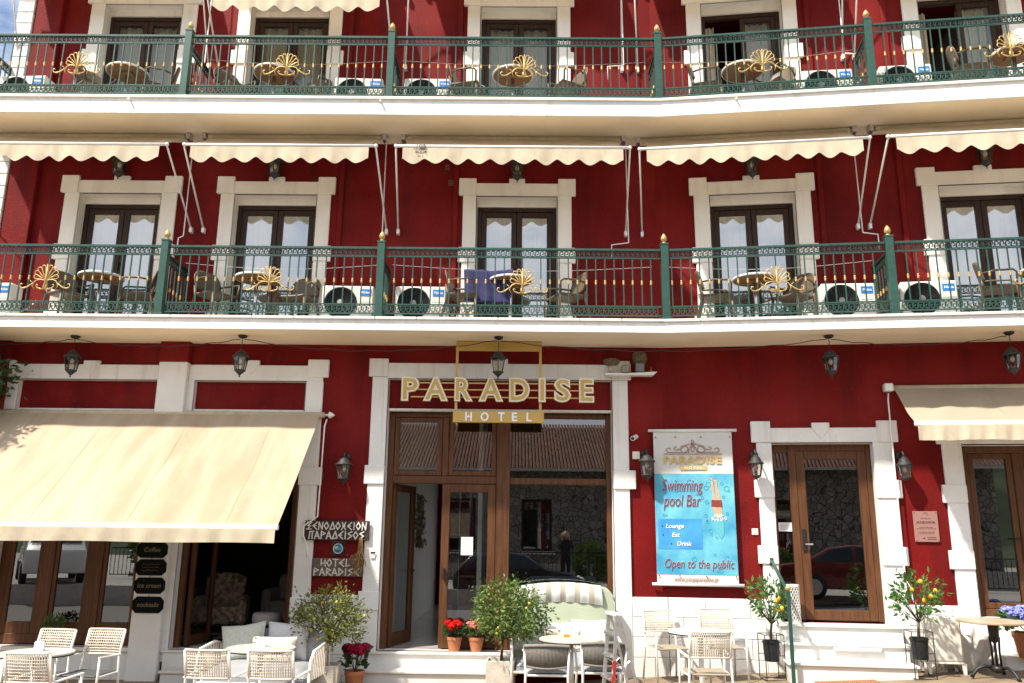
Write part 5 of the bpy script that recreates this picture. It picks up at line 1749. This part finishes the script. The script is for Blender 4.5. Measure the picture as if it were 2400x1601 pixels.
def stand(label, M):
    t = thing('wire_stand', label, 'stand', M, 'black wire plant stands')
    w_, h = .125, .55
    for a, b in ((-1, -1), (1, -1), (1, 1), (-1, 1)):
        MB().bar((a*w_, b*w_, 0), (a*w_, b*w_, h), .009, .009).build('upright', BLACK, t)
    for z in (.006, .30, h):
        mb = MB()
        for (a, b), (c, d) in zip(((-1, -1), (1, -1), (1, 1), (-1, 1)), ((1, -1), (1, 1), (-1, 1), (-1, -1))):
            if z == .30 and a == c:
                continue
            mb.bar((a*w_, b*w_, z), (c*w_, d*w_, z), .0085, .0085, (0, 0, 1))
        mb.build('ring', BLACK, t)
    MB().lathe([(.108, .448), (.116, .448), (.116, .455), (.108, .455), (.108, .448)], 24).bar((-w_, 0, .452), (-.11, 0, .452), .008, .008).bar((.11, 0, .452), (w_, 0, .452), .008, .008).build('holder_ring', BLACK, t)
S1M = ground_M(3.29, -.72, 4)
S2M = ground_M(4.97, -1.2, -5)
stand('black wire plant stand left of the side door steps', S1M)
stand('black wire plant stand right of the side door steps', S2M)
lemon('small lemon tree in a black pot left of the side door steps', S1M, .22, (-.02, 0, 1.0), .28, .28, 300, 14, 4)
lemon('spreading lemon tree in a black pot right of the side door steps', S2M, .20, (.02, 0, .98), .36, .30, 380, 15, 6)

# ------------------------------------------------------------ other things on the pavement
t = thing('stepladder', 'small aluminium stepladder with a red worn stile beside the mint sofa', 'ladder', ground_M(1.05, -2.62, 12))
REDW = mat('worn_red_paint', (.34, .02, .015), .6, 0, 0, 14, 0, 10, (.50, .47, .44), ramp=(.5, .6))
for s, m in ((-1, REDW), (1, ALU)):
    MB().bar((-.10, s*.16-.02, 0), (-.04, s*.146, .62), .04, .02).build('front_stile', m, t, bevel=.004)
    MB().bar((-.04, s*.146, .62), (.0, s*.14, 1.08), .04, .02).build('front_stile', ALU, t, bevel=.004)
    MB().bar((.30, s*.17, 0), (.02, s*.14, 1.06), .03, .02).build('rear_stile', ALU, t, bevel=.004)
for i in range(4):
    z = .22+.22*i
    x = -.10+.1*z/1.08
    MB().box(x-.04, x+.04, -.15, .15, z-.012, z+.012).build('tread', ALU, t, bevel=.003)
MB().box(-.04, .06, -.15, .15, 1.065, 1.095).build('top_cap', WMETAL, t, bevel=.006)
MB().tube([(-.04, -.15, .62), (.06, -.155, .56), (.13, -.155, .62)], .006, 5).build('spreader', STEEL, t)
MB().tube([(-.04, .15, .62), (.06, .155, .56), (.13, .155, .62)], .006, 5).build('spreader', STEEL, t)
t = thing('bistro_table', 'round sandstone topped table with black cast iron foot at the right edge', 'table', ground_M(5.75, -1.47, 20))
MB().lathe([(.385, .63), (.395, .637), (.395, .655), (.388, .66), (.0001, .66)], 48).build('table_top', mat('sand_top', (.36, .27, .18), .45, 0, 0, 5, .03, 50, (.45, .36, .26), detail=8), t)
MB().lathe([(.02, .40), (.05, .43), (.055, .47), (.06, .60), (.14, .625), (.14, .632)], 16).build('column_head', BLACK, t, smooth=True)
for k in range(4):
    a = k*PI/2+PI/4
    MB().tube([(.045*math.cos(a), .045*math.sin(a), .12), (.04*math.cos(a), .04*math.sin(a), .3), (.05*math.cos(a), .05*math.sin(a), .47)], .013, 8).build('column_bar', BLACK, t, smooth=True)
MB().lathe([(.03, .06), (.075, .08), (.08, .12), (.05, .15)], 14).build('hub', BLACK, t, smooth=True)
for k in range(3):
    a = k*2*PI/3+.5
    MB().tube([(r*math.cos(a), r*math.sin(a), z) for r, z in ((.05, .12), (.14, .135), (.22, .10), (.27, .04), (.295, .0))], [.022, .02, .018, .02, .024], 8).build('foot', BLACK, t, smooth=True)
t = thing('white_cabinet', 'white metal box on legs with cables behind the right lemon tree', 'cabinet', ground_M(5.33, -1.0, -6))
MB().box(-.22, .21, -.14, .16, .16, .70).build('casing', ACW, t, bevel=.02)
MB().box(-.22, .21, -.143, .16, .135, .158).build('skirt', ACW, t, bevel=.004)
for s in (-1, 1):
    for y in (-.12, .14):
        MB().prism([(s*.205-.03, .14), (s*.205+.03, .14), (s*.205+.022, 0.01), (s*.205-.008, .01)], y-.015, y+.015).build('leg', ACW, t)
        MB().box(s*.205-.012, s*.205+.026, y-.02, y+.02, 0, .012).build('rubber_foot', DARK, t)
mb = MB()
for i in range(4):
    mb.tube([(-.12+.05*i+.06*math.sin(j*.8+i), .02+.03*i, .14-.13*math.sin(PI*j/10)) for j in range(11)], .007, 5)
mb.build('cables', IVORY, t, smooth=True)
t = thing('white_sack', 'crumpled white tarpaulin sack between the white box and the iron table', 'sack', ground_M(5.72, -.78))
def sk(u, v):
    a = 2*PI*u
    r = (.30+.05*math.sin(3*a+4*v)+.03*math.sin(7*a-9*v)+.02*math.sin(13*a+15*v))*(math.sin(PI*(.12+.86*v))**.55)
    return (r*math.cos(a), .75*r*math.sin(a), .60*v+.03*math.sin(a*4+v*8))
MB().grid(48, 24, sk).build('tarpaulin', cloth('tarp', (.70, .69, .66), .1, .05, 9, bump=.5, bscale=14), t, smooth=True)
mb = MB()
for i in range(3):
    mb.tube([(-.30+.03*math.sin(j)+.02*i, -.16-.01*i, .52-.05*j+.02*i) for j in range(8)], .012, 6)
mb.build('hoses', mat('grey_hose', (.45, .44, .42), .6), t, smooth=True)
t = thing('lattice_lantern', 'white perforated cylinder lantern on the side door landing', 'lantern', WING @ T(1.655, -.13, .926))
mb = MB()
N_, K_ = 14, 12
for i in range(N_):
    for j in range(K_):
        a = 2*PI*(i+(j % 2)*.5)/N_
        z = .03+.44*j/K_
        p = lambda da, dz: (.082*math.cos(a+da), .082*math.sin(a+da), z+dz)
        dz = .44/K_
        mb.bar(p(0, 0), p(PI/N_, dz), .007, .005, (math.cos(a), math.sin(a), 0))
        mb.bar(p(0, 0), p(-PI/N_, dz), .007, .005, (math.cos(a), math.sin(a), 0))
mb.build('lattice', WMETAL, t)
for z in (0, .465):
    MB().lathe([(.078, z), (.086, z), (.086, z+.03), (.078, z+.03), (.078, z)], 24).build('band', WMETAL, t)
t = thing('green_handrail', 'dark green handrail with gold knob on the side door steps', 'handrail', WING @ T(1.44, -1.0, 0))
zg = gz(3.42)-.0
MB().box(-.021, .021, -.021, .021, zg, zg+1.10).build('post', GREEN, t, bevel=.004)
MB().ell((0, 0, zg+1.135), .036, nu=14, nv=10).build('knob', GOLD, t, smooth=True)
MB().bar((0, .0, zg+1.08), (-.03, .95, 1.74), .042, .022).build('rail', GREEN, t, bevel=.006)
MB().box(-.05, -.005, .93, .962, 1.66, 1.76).build('rail_end', BLACK, t)
def mt(u, v):
    return (-.30+.60*u+.05*v, -.17+.32*v, .006+.012*math.sin(u*9)*math.sin(v*7)**2-(.10 if v < .12 else 0)*(1-v/.12))
tag(MB().grid(24, 18, mt).build('step_cloth', LGREY, M=WING @ T(2.32, -.44, .728), smooth=True, solid=.008), 'pale floor cloth draped over the middle step of the side door', 'cloth')
xm = 4.02
tag(MB().box(-.36, .36, -.24, .22, 0, .018).build('doormat', mat('coir', (.26, .13, .05), .95, 0, .3, 40, .5, 120), M=ground_M(xm, -1.32, -7) @ Matrix.Rotation(-math.atan(.064), 4, 'Y'), bevel=.006), 'brown coir doormat in front of the side door steps', 'doormat')

# ------------------------------------------------------------ inside, seen through the glass
t = thing('patterned_armchair', 'armchair with a busy floral cover inside the dark bar', 'armchair', T(-4.75, 2.0, .45) @ RZ(10))
FLOR = mat('floral_fabric', (.62, .52, .38), .9, 0, 0, 14, 0, 10, (.16, .10, .08))
MB().grid(16, 12, lambda u, v: (-.30+.60*u, .22+.12*v-.05*math.sin(PI*v), .38+.52*v-.08*abs(2*u-1)**3)).build('back', FLOR, t, smooth=True, solid=.12)
MB().box(-.32, .32, -.3, .26, .16, .42).build('seat', FLOR, t, bevel=.05)
for s in (-1, 1):
    MB().box(s*.34-.07, s*.34+.07, -.3, .28, .14, .58).build('arm', FLOR, t, bevel=.05)
    MB().tube([(s*.3, -.25, .16), (s*.3, -.26, 0)], .018, 6).build('leg', DWOOD, t)
    MB().tube([(s*.3, .25, .16), (s*.3, .27, 0)], .018, 6).build('leg', DWOOD, t)
t = thing('grey_pouf', 'round grey upholstered stool just inside the bar doorway', 'stool', T(-3.72, 1.0, .45))
MB().lathe([(.18, .25), (.205, .265), (.215, .33), (.205, .40), (.18, .415), (.0001, .42)], 28).build('seat', LGREY, t, smooth=True)
for k in range(4):
    a = k*PI/2+PI/4
    MB().tube([(.14*math.cos(a), .14*math.sin(a), .26), (.17*math.cos(a), .17*math.sin(a), 0)], .013, 6).build('leg', DARK, t)
t = thing('lounge_sofa', 'pale lounge sofa deep inside the dark bar', 'sofa', T(-3.75, 3.4, .45))
MB().box(-.55, .55, .2, .42, .1, .85).build('back', LGREY, t, bevel=.06)
MB().box(-.55, .55, -.4, .2, .1, .42).build('seat', LGREY, t, bevel=.05)
for s in (-1, 1):
    MB().box(s*.6-.08, s*.6+.08, -.4, .42, .06, .62).build('arm', LGREY, t, bevel=.05)
t = thing('hall_garland', 'dried leaf garland hanging on the hall wall behind the open door', 'garland', T(-1.80, 3.3, 2.75))
rr = random.Random(5)
mb = MB()
for i in range(420):
    z = -rr.random()*.9
    w_ = .05+.10*math.sin(PI*min(1, -z/.9))
    leaf_at(mb, Vector((rr.gauss(.05, .03), rr.gauss(0, w_*1.3), z)), Vector((rr.uniform(-.3, 1), rr.uniform(-1, 1), -1)), rr.uniform(.06, .13), .45, rr=rr)
mb.build('dried_leaves', mat('dried_leaf', (.18, .15, .11), .9, 0, 0, 12, 0, 10, (.42, .37, .29)), t)
MB().tube([(0, 0, 0), (.03, .02, -.45), (.05, 0, -.85)], .012, 6).build('stem', BARK, t)
t = thing('chandelier', 'black wrought iron chandelier inside behind the big entrance pane', 'chandelier', T(.34, 1.9, 4.55))
MB().tube([(0, 0, 0), (0, 0, -1.2)], .012, 6).build('rod', BLACK, t)
for k in range(6):
    a = k*PI/3
    p = [(.02, -1.15), (.16, -1.28), (.32, -1.18), (.36, -1.02), (.30, -.96)]
    q = [(.02, -.25), (.14, -.3), (.2, -.18), (.14, -.1), (.08, -.14)]
    for pp in (p, q, [(.02, -.5), (.12, -.7), (.1, -.95), (.02, -1.15)]):
        MB().tube([(r*math.cos(a), r*math.sin(a), z) for r, z in pp], .011, 5).build('scroll', BLACK, t, smooth=True)
    MB().lathe([(.02, -1.02), (.045, -1.0), (.05, -.98)], 10, (.36*math.cos(a), .36*math.sin(a), 0)).build('candle_cup', BLACK, t)
t = thing('patterned_bench', 'bench cover with large concentric circles behind the entrance pane', 'bench', T(.72, 1.15, .475))
CIRB = mat('circle_cloth', (.20, .21, .25), .9, 0, .2, 20)
MB().box(-.52, .52, .0, .12, .3, .95).build('back', CIRB, t, bevel=.03)
MB().box(-.52, .52, -.45, .0, .1, .45).build('seat', CIRB, t, bevel=.03)
for x, z, r in ((-.28, .72, .17), (.3, .74, .17), (-.46, .88, .05), (.02, .88, .05), (.46, .55, .06), (.0, .55, .05)):
    for j, m in enumerate((DARK, LGREY, DARK, LGREY)):
        MB().lathe([(r*(1-.24*j), -.004-.002*j), (r*(1-.24*j), -.002)], 24, (x, 0, z), 'Y').build('ring', m, t)

# ------------------------------------------------------------ greenery at the left edge
t = thing('corner_tree', 'dark leafy tree at the left end of the bar awning', 'tree', T(-8.62, -.8, gz(-9)))
bush_tree(t, (0, 0, 0), 3.3, (.72, .25, 4.12), .72, .42, 3600, .12, LEAF_D, 33, 46, trunk_r=.06, wdt=.4)

for z, w_ in ((7.62, .05), (7.36, .06)):
    t = thing('wall_vent', 'small %s vent grille on the wall left of the lower middle balcony door' % ('upper' if z > 7.5 else 'lower'), 'vent', T(-1.13+(.07 if z < 7.5 else 0), -.002, z))
    MB().box(-w_, w_, -.012, 0, -.06, .06).build('frame', RED, t, bevel=.003)
    for i in range(4):
        MB().box(-w_+.01, w_-.01, -.016, -.0125, -.045+.025*i, -.033+.025*i).build('slat', MATS['taupe_plastic'], t)

# ------------------------------------------------------------ across the street, seen in the glass
STN = bpy.data.materials.new('rubble_stone')
STN.use_nodes = True
_t = STN.node_tree
_v = _t.nodes.new('ShaderNodeTexVoronoi')
_v.feature = 'DISTANCE_TO_EDGE'
_v.inputs['Scale'].default_value = 4.6
_v2 = _t.nodes.new('ShaderNodeTexVoronoi')
_v2.inputs['Scale'].default_value = 4.6
_c = _t.nodes.new('ShaderNodeTexCoord')
_r = _t.nodes.new('ShaderNodeValToRGB')
_r.color_ramp.elements[0].position = .02
_r.color_ramp.elements[0].color = (.09, .08, .07, 1)
_r.color_ramp.elements[1].position = .07
_r.color_ramp.elements[1].color = (1, 1, 1, 1)
_r2 = _t.nodes.new('ShaderNodeValToRGB')
_r2.color_ramp.elements[0].color = (.15, .135, .11, 1)
_r2.color_ramp.elements[1].color = (.30, .28, .24, 1)
_m = _t.nodes.new('ShaderNodeMixRGB')
_m.blend_type = 'MULTIPLY'
_m.inputs[0].default_value = 1
_t.links.new(_c.outputs['Object'], _v.inputs['Vector'])
_t.links.new(_c.outputs['Object'], _v2.inputs['Vector'])
_t.links.new(_v.outputs['Distance'], _r.inputs['Fac'])
_t.links.new(_v2.outputs['Color'], _r2.inputs['Fac'])
_t.links.new(_r2.outputs['Color'], _m.inputs[1])
_t.links.new(_r.outputs['Color'], _m.inputs[2])
_t.links.new(_m.outputs['Color'], _t.nodes['Principled BSDF'].inputs['Base Color'])
_t.nodes['Principled BSDF'].inputs['Roughness'].default_value = .9
SB = thing('stone_building', 'rubble stone building with tiled roof reflected in the entrance glass', 'building', T(0, -21, .48))
ops = [(-9, -7.8, 1.0, 3.0), (-5.2, -4.0, 1.0, 3.0), (-1.4, -.2, 1.0, 3.0), (1.6, 2.8, 1.0, 3.0), (5.2, 6.4, 1.0, 3.0), (8.6, 9.8, 1.0, 3.0)]
mb = MB()
wall_open(mb, -12, 13, 0, 4.2, ops, 0, .3)
mb.xf(Matrix.Rotation(PI, 4, 'Z'))
mb.box(-13, 12, -9, -.31, 0, 4.0)
mb.build('wall', STN, SB)
for a, b, c, d in ops:
    w_ = MB().box(-b, -a, -.28, -.22, c, d).build('window', SGLASS, SB)
    rect_frame(MB(), -b, -a, c, d, .09, -.2, -.1).build('window_frame', DWOOD, w_)
    MB().box(-b-.15, -a+.15, -.05, .06, c-.12, c-.002).build('window_sill', MARBLE, w_)
rf = MB()
nt_ = 190
for i in range(nt_):
    x = -13.3+26.2*i/nt_
    w_ = 26.2/nt_
    rf.tube([(x+w_/2, .75, 4.12), (x+w_/2, -5, 6.6)], w_*.42, 6)
rf.add([(-13.4, .7, 4.05), (13, .7, 4.05), (13, -5, 6.5), (-13.4, -5, 6.5)], [(0, 1, 2, 3)])
rf.build('tiled_roof', mat('roof_tile', (.12, .052, .033), .85, 0, 0, 2.5, 0, 10, (.21, .10, .062)), SB)
MB().box(-13.4, 13, .5, .78, 4.05, 4.15).build('eaves', CONC, SB)
# railing and steps before it
t = thing('street_railing', 'black iron street railing reflected in the entrance glass', 'railing', T(0, -17.2, .48))
MB().box(-14, 14, -.02, .02, 1.0, 1.04).box(-14, 14, -.02, .02, .12, .15).build('rails', BLACK, t)
bm_ = MB().box(-.008, .008, -.008, .008, .12, 1.0).mesh('bar', BLACK)
for i in range(200):
    obj('bar', bm_, t, T(-14+.14*i, 0, 0))
for i in range(4):
    tag(MB().box(-14, 14, -19.0-i*.35, -18.65-i*.35, .48, .62+.14*i).build('stone_step', CONC), kind='structure')
def hill(u, v):
    x = -160+320*u
    y = -45-70*v
    h = 26*math.sin(PI*min(1, v*.9)/2)*(.75+.25*math.sin(u*9+1)+.08*math.sin(u*31))+1.3*math.sin(u*90+v*30)+1.0*math.sin(u*170-v*60)
    return (x, y, .3+max(0, h)*min(1, v*4))
tag(MB().grid(160, 24, hill).build('hill', mat('wooded_hill', (.016, .03, .010), .95, 0, 0, .35, 0, 10, (.05, .075, .025)), smooth=True), kind='structure')
for i, (x, y, s) in enumerate(((-3.6, -18.0, 1.0), (2.6, -18.2, .9), (4.4, -18.2, .8), (-12.2, -17.9, 2.0))):
    t = thing('street_bush', ('rounded green bush reflected %s' % ('left of the entrance door', 'in the side door at the left', 'in the side door at the right', 'in the bar window')[i]), 'bush', T(x, y, .48), 'bushes across the street')
    rr = random.Random(70+i)
    mb = MB()
    for j in range(1500):
        d = Vector((rr.gauss(0, 1), rr.gauss(0, 1), rr.gauss(0, 1))).normalized()
        p = Vector((0, 0, .75*s))+Vector((d.x*.7, d.y*.6, d.z*.75))*s*rr.uniform(.6, 1)
        leaf_at(mb, p, d+Vector((0, 0, .4)), .16*s, .6, rr=rr)
    mb.build('foliage', LEAF_C, t)
    MB().tube([(0, 0, 0), (0, 0, .7*s)], .05*s, 6).build('stem', BARK, t)
# ------------------------------------------------------------ parked cars
def car(label, M, paint, prof, glassp, L_, screens=()):
    t = thing('parked_car', label, 'car', M, 'cars parked across the street')
    W_ = .84
    def lofted(poly, w0, w1, zref):
        n = len(poly)
        mb = MB()
        zs = [p[1] for p in poly]
        lo, hi = zref, max(zs)
        vs = []
        for s in (-1, 1):
            for x, z in poly:
                k = w0 if z <= lo else w0+(w1-w0)*(z-lo)/(hi-lo)
                vs.append((x, s*k, z))
        fs = [tuple(range(n)), tuple(range(2*n-1, n-1, -1))]
        fs += [(i+n, (i+1) % n+n, (i+1) % n, i) for i in range(n)]
        mb.add(vs, fs)
        return mb
    lofted(prof, W_, .62, .9).build('body', paint, t, bevel=.05, smooth=True)
    top = max(p[1] for p in prof)
    kw = lambda z: W_+(.62-W_)*max(0, z-.9)/(top-.9)-.08
    for (xa, za), (xb, zb_) in screens:
        n_ = Vector((zb_-za, 0, xa-xb)).normalized()*.012
        n_ = n_ if n_.z > 0 else -n_
        MB().quad(Vector((xa, -kw(za), za))+n_, Vector((xa, kw(za), za))+n_, Vector((xb, kw(zb_), zb_))+n_, Vector((xb, -kw(zb_), zb_))+n_).build('windscreen', GLASS_D, t)
    for s in (-1, 1):
        for gp in glassp:
            mb = MB()
            vs = []
            for x, z in gp:
                k = W_+(.62-W_)*(z-.9)/(max(p[1] for p in prof)-.9)+.006
                vs.append((x, s*k, z))
            mb.add(vs if s < 0 else vs[::-1], [tuple(range(len(vs)))])
            mb.build('side_window', GLASS_D, t)
        for x in (-L_*.31, L_*.31):
            wh = MB().lathe([(.31, -.10), (.33, -.07), (.33, .07), (.31, .10)], 24, (x, s*.78, .33), 'Y').build('tyre', DARK, t, smooth=True)
            MB().lathe([(.0001, s*.105), (.1, s*.106), (.21, s*.102), (.22, s*.085)] if s > 0 else [(.22, -.085), (.21, -.102), (.1, -.106), (.0001, -.105)], 16, (x, s*.78, .33), 'Y').build('rim', ALU, wh)
        MB().ell((L_*.5-.12, s*.6, .72), .09, .13, .08, 10, 6).build('headlight', PURE, t, smooth=True)
        MB().ell((-L_*.5+.08, s*.62, .80), .06, .11, .12, 10, 6).build('tail_light', MATS['tail_red'], t, smooth=True)
        MB().box(.45, .6, s*.86-.05, s*.86+.05, .95, 1.07).build('mirror', paint, t, bevel=.02)
    return t
GLASS_D = mat('car_glass', (.03, .04, .045), .05)
mat('tail_red', (.4, .01, .01), .2)
NAVY = mat('black_car_paint', (.008, .010, .014), .2, .3, coat=1)
CARR = mat('maroon_car_paint', (.16, .008, .014), .2, .3, coat=1)
VANW = mat('white_car_paint', (.7, .7, .68), .3, 0, coat=1)
HB = [(-1.95, .35), (-2.0, .6), (-1.97, .85), (-1.85, 1.0), (-1.5, 1.38), (-1.2, 1.47), (-.3, 1.5), (.15, 1.44), (.85, 1.02), (1.55, .90), (1.9, .75), (1.98, .5), (1.9, .3), (1.6, .28), (-1.6, .28)]
HG = [[(-1.6, 1.0), (-1.32, 1.34), (-.95, 1.42), (-.85, 1.0)], [(-.78, 1.0), (-.85, 1.42), (-.2, 1.44), (.1, 1.38), (.6, 1.02)]]
car('dark hatchback reflected in the main entrance glass', T(.1, -14.2, gz(.1)-.02), NAVY, HB, HG, 4.0, (((.22, 1.40), (.8, 1.05)), ((-1.8, 1.05), (-1.54, 1.34))))
SD = [(-2.2, .35), (-2.25, .6), (-2.2, .9), (-1.6, .98), (-.95, 1.36), (-.3, 1.44), (.35, 1.40), (1.05, .98), (1.8, .88), (2.15, .72), (2.2, .45), (2.1, .3), (1.75, .28), (-1.75, .28)]
SDG = [[(-1.35, 1.0), (-.85, 1.32), (-.35, 1.38), (-.3, 1.0)], [(-.22, 1.0), (-.25, 1.38), (.3, 1.35), (.82, 1.0)]]
car('maroon saloon reflected in the side door glass', T(6.4, -13.0, .45) @ RZ(2), CARR, SD, SDG, 4.4, (((.42, 1.36), (1.0, 1.01)), ((-1.52, 1.02), (-1.0, 1.33))))
VN = [(-2.3, .35), (-2.35, .8), (-2.3, 1.9), (-2.1, 2.05), (.9, 2.05), (1.35, 1.75), (1.85, 1.15), (2.3, 1.0), (2.38, .6), (2.3, .32), (1.9, .3), (-1.9, .3)]
VG = [[(.75, 1.2), (.75, 1.75), (1.15, 1.7), (1.55, 1.2)]]
car('white van reflected in the bar window', T(-15.0, -15.2, .48) @ RZ(58), VANW, VN, VG, 4.6, (((1.38, 1.70), (1.82, 1.2)),))
t = thing('street_lamp', 'black street lamp post reflected in the entrance glass', 'street lamp', T(-1.5, -15.8, .48))
MB().tube([(0, 0, 0), (0, 0, 3.1)], [.06, .035], 8).build('post', BLACK, t, smooth=True)
MB().lathe([(.05, 0), (.14, .05), (.14, .3), (.05, .45), (.01, .55)], 10, (0, 0, 3.1)).build('lamp_head', BLACK, t)
MB().lathe([(.14, 0), (.14, .1), (.06, .2)], 10, (0, 0, 0)).build('base', BLACK, t)

# ------------------------------------------------------------ the photographer, reflected in the entrance pane
me = bpy.data.meshes.new('body')
V_ = [(0, 0, .93), (0, .0, 1.15), (0, .01, 1.36), (0, .01, 1.46), (0, .02, 1.53), (0, .03, 1.62),
      (-.09, 0, .88), (-.10, .0, .48), (-.11, -.02, .07), (-.11, .10, .03), (.09, 0, .88), (.10, .0, .48), (.11, -.02, .07), (.11, .10, .03),
      (-.17, .0, 1.39), (-.24, .06, 1.16), (-.13, .24, 1.36), (-.05, .30, 1.47), (.17, .0, 1.39), (.24, .06, 1.16), (.13, .24, 1.36), (.05, .30, 1.47)]
E_ = [(0, 1), (1, 2), (2, 3), (3, 4), (4, 5), (0, 6), (6, 7), (7, 8), (8, 9), (0, 10), (10, 11), (11, 12), (12, 13), (2, 14), (14, 15), (15, 16), (16, 17), (2, 18), (18, 19), (19, 20), (20, 21)]
R_ = [.16, .13, .15, .055, .085, .075, .10, .065, .045, .04, .10, .065, .045, .04, .065, .045, .035, .035, .065, .045, .035, .035]
me.from_pydata(V_, E_, [])
PB = mat('black_clothes', (.012, .012, .014), .8)
PS = mat('skin', (.52, .30, .21), .6)
PHAIR = mat('blond_hair', (.45, .33, .18), .6)
t = thing('person', 'blond person in black holding up a phone, reflected in the entrance pane', 'person', T(1.62, -15.6, .48))
me.materials.append(PB)
bo = obj('body', me, t)
md = bo.modifiers.new('skin', 'SKIN')
for sv, r in zip(me.skin_vertices[0].data, R_):
    sv.radius = (r, r)
me.skin_vertices[0].data[0].use_root = True
md.use_smooth_shade = True
bo.modifiers.new('sub', 'SUBSURF').levels = 1
MB().ell((0, .045, 1.60), .078, .09, .115, 14, 10).build('face', PS, t, smooth=True)
hm = MB().ell((0, .005, 1.63), .095, .10, .115, 14, 10)
for s in (-1, 1):
    hm.tube([(s*.07, .0, 1.68), (s*.10, .0, 1.56), (s*.10, .01, 1.40), (s*.085, .03, 1.30)], [.04, .045, .04, .015], 8)
hm.build('hair', PHAIR, t, smooth=True)
for s in (-1, 1):
    hd = MB().ell((s*.052, .31, 1.49), .03, .025, .045, 8, 6)
    for k in range(4):
        hd.tube([(s*.05, .325, 1.475+.016*k), (s*.02, .345, 1.478+.016*k), (s*.0, .335, 1.48+.016*k)], .008, 5)
    hd.tube([(s*.05, .30, 1.47), (s*.03, .30, 1.45)], .009, 5)
    hd.build('hand', PS, t, smooth=True)
MB().box(-.075, .075, .325, .334, 1.455, 1.54).build('phone', DARK, t, bevel=.004)
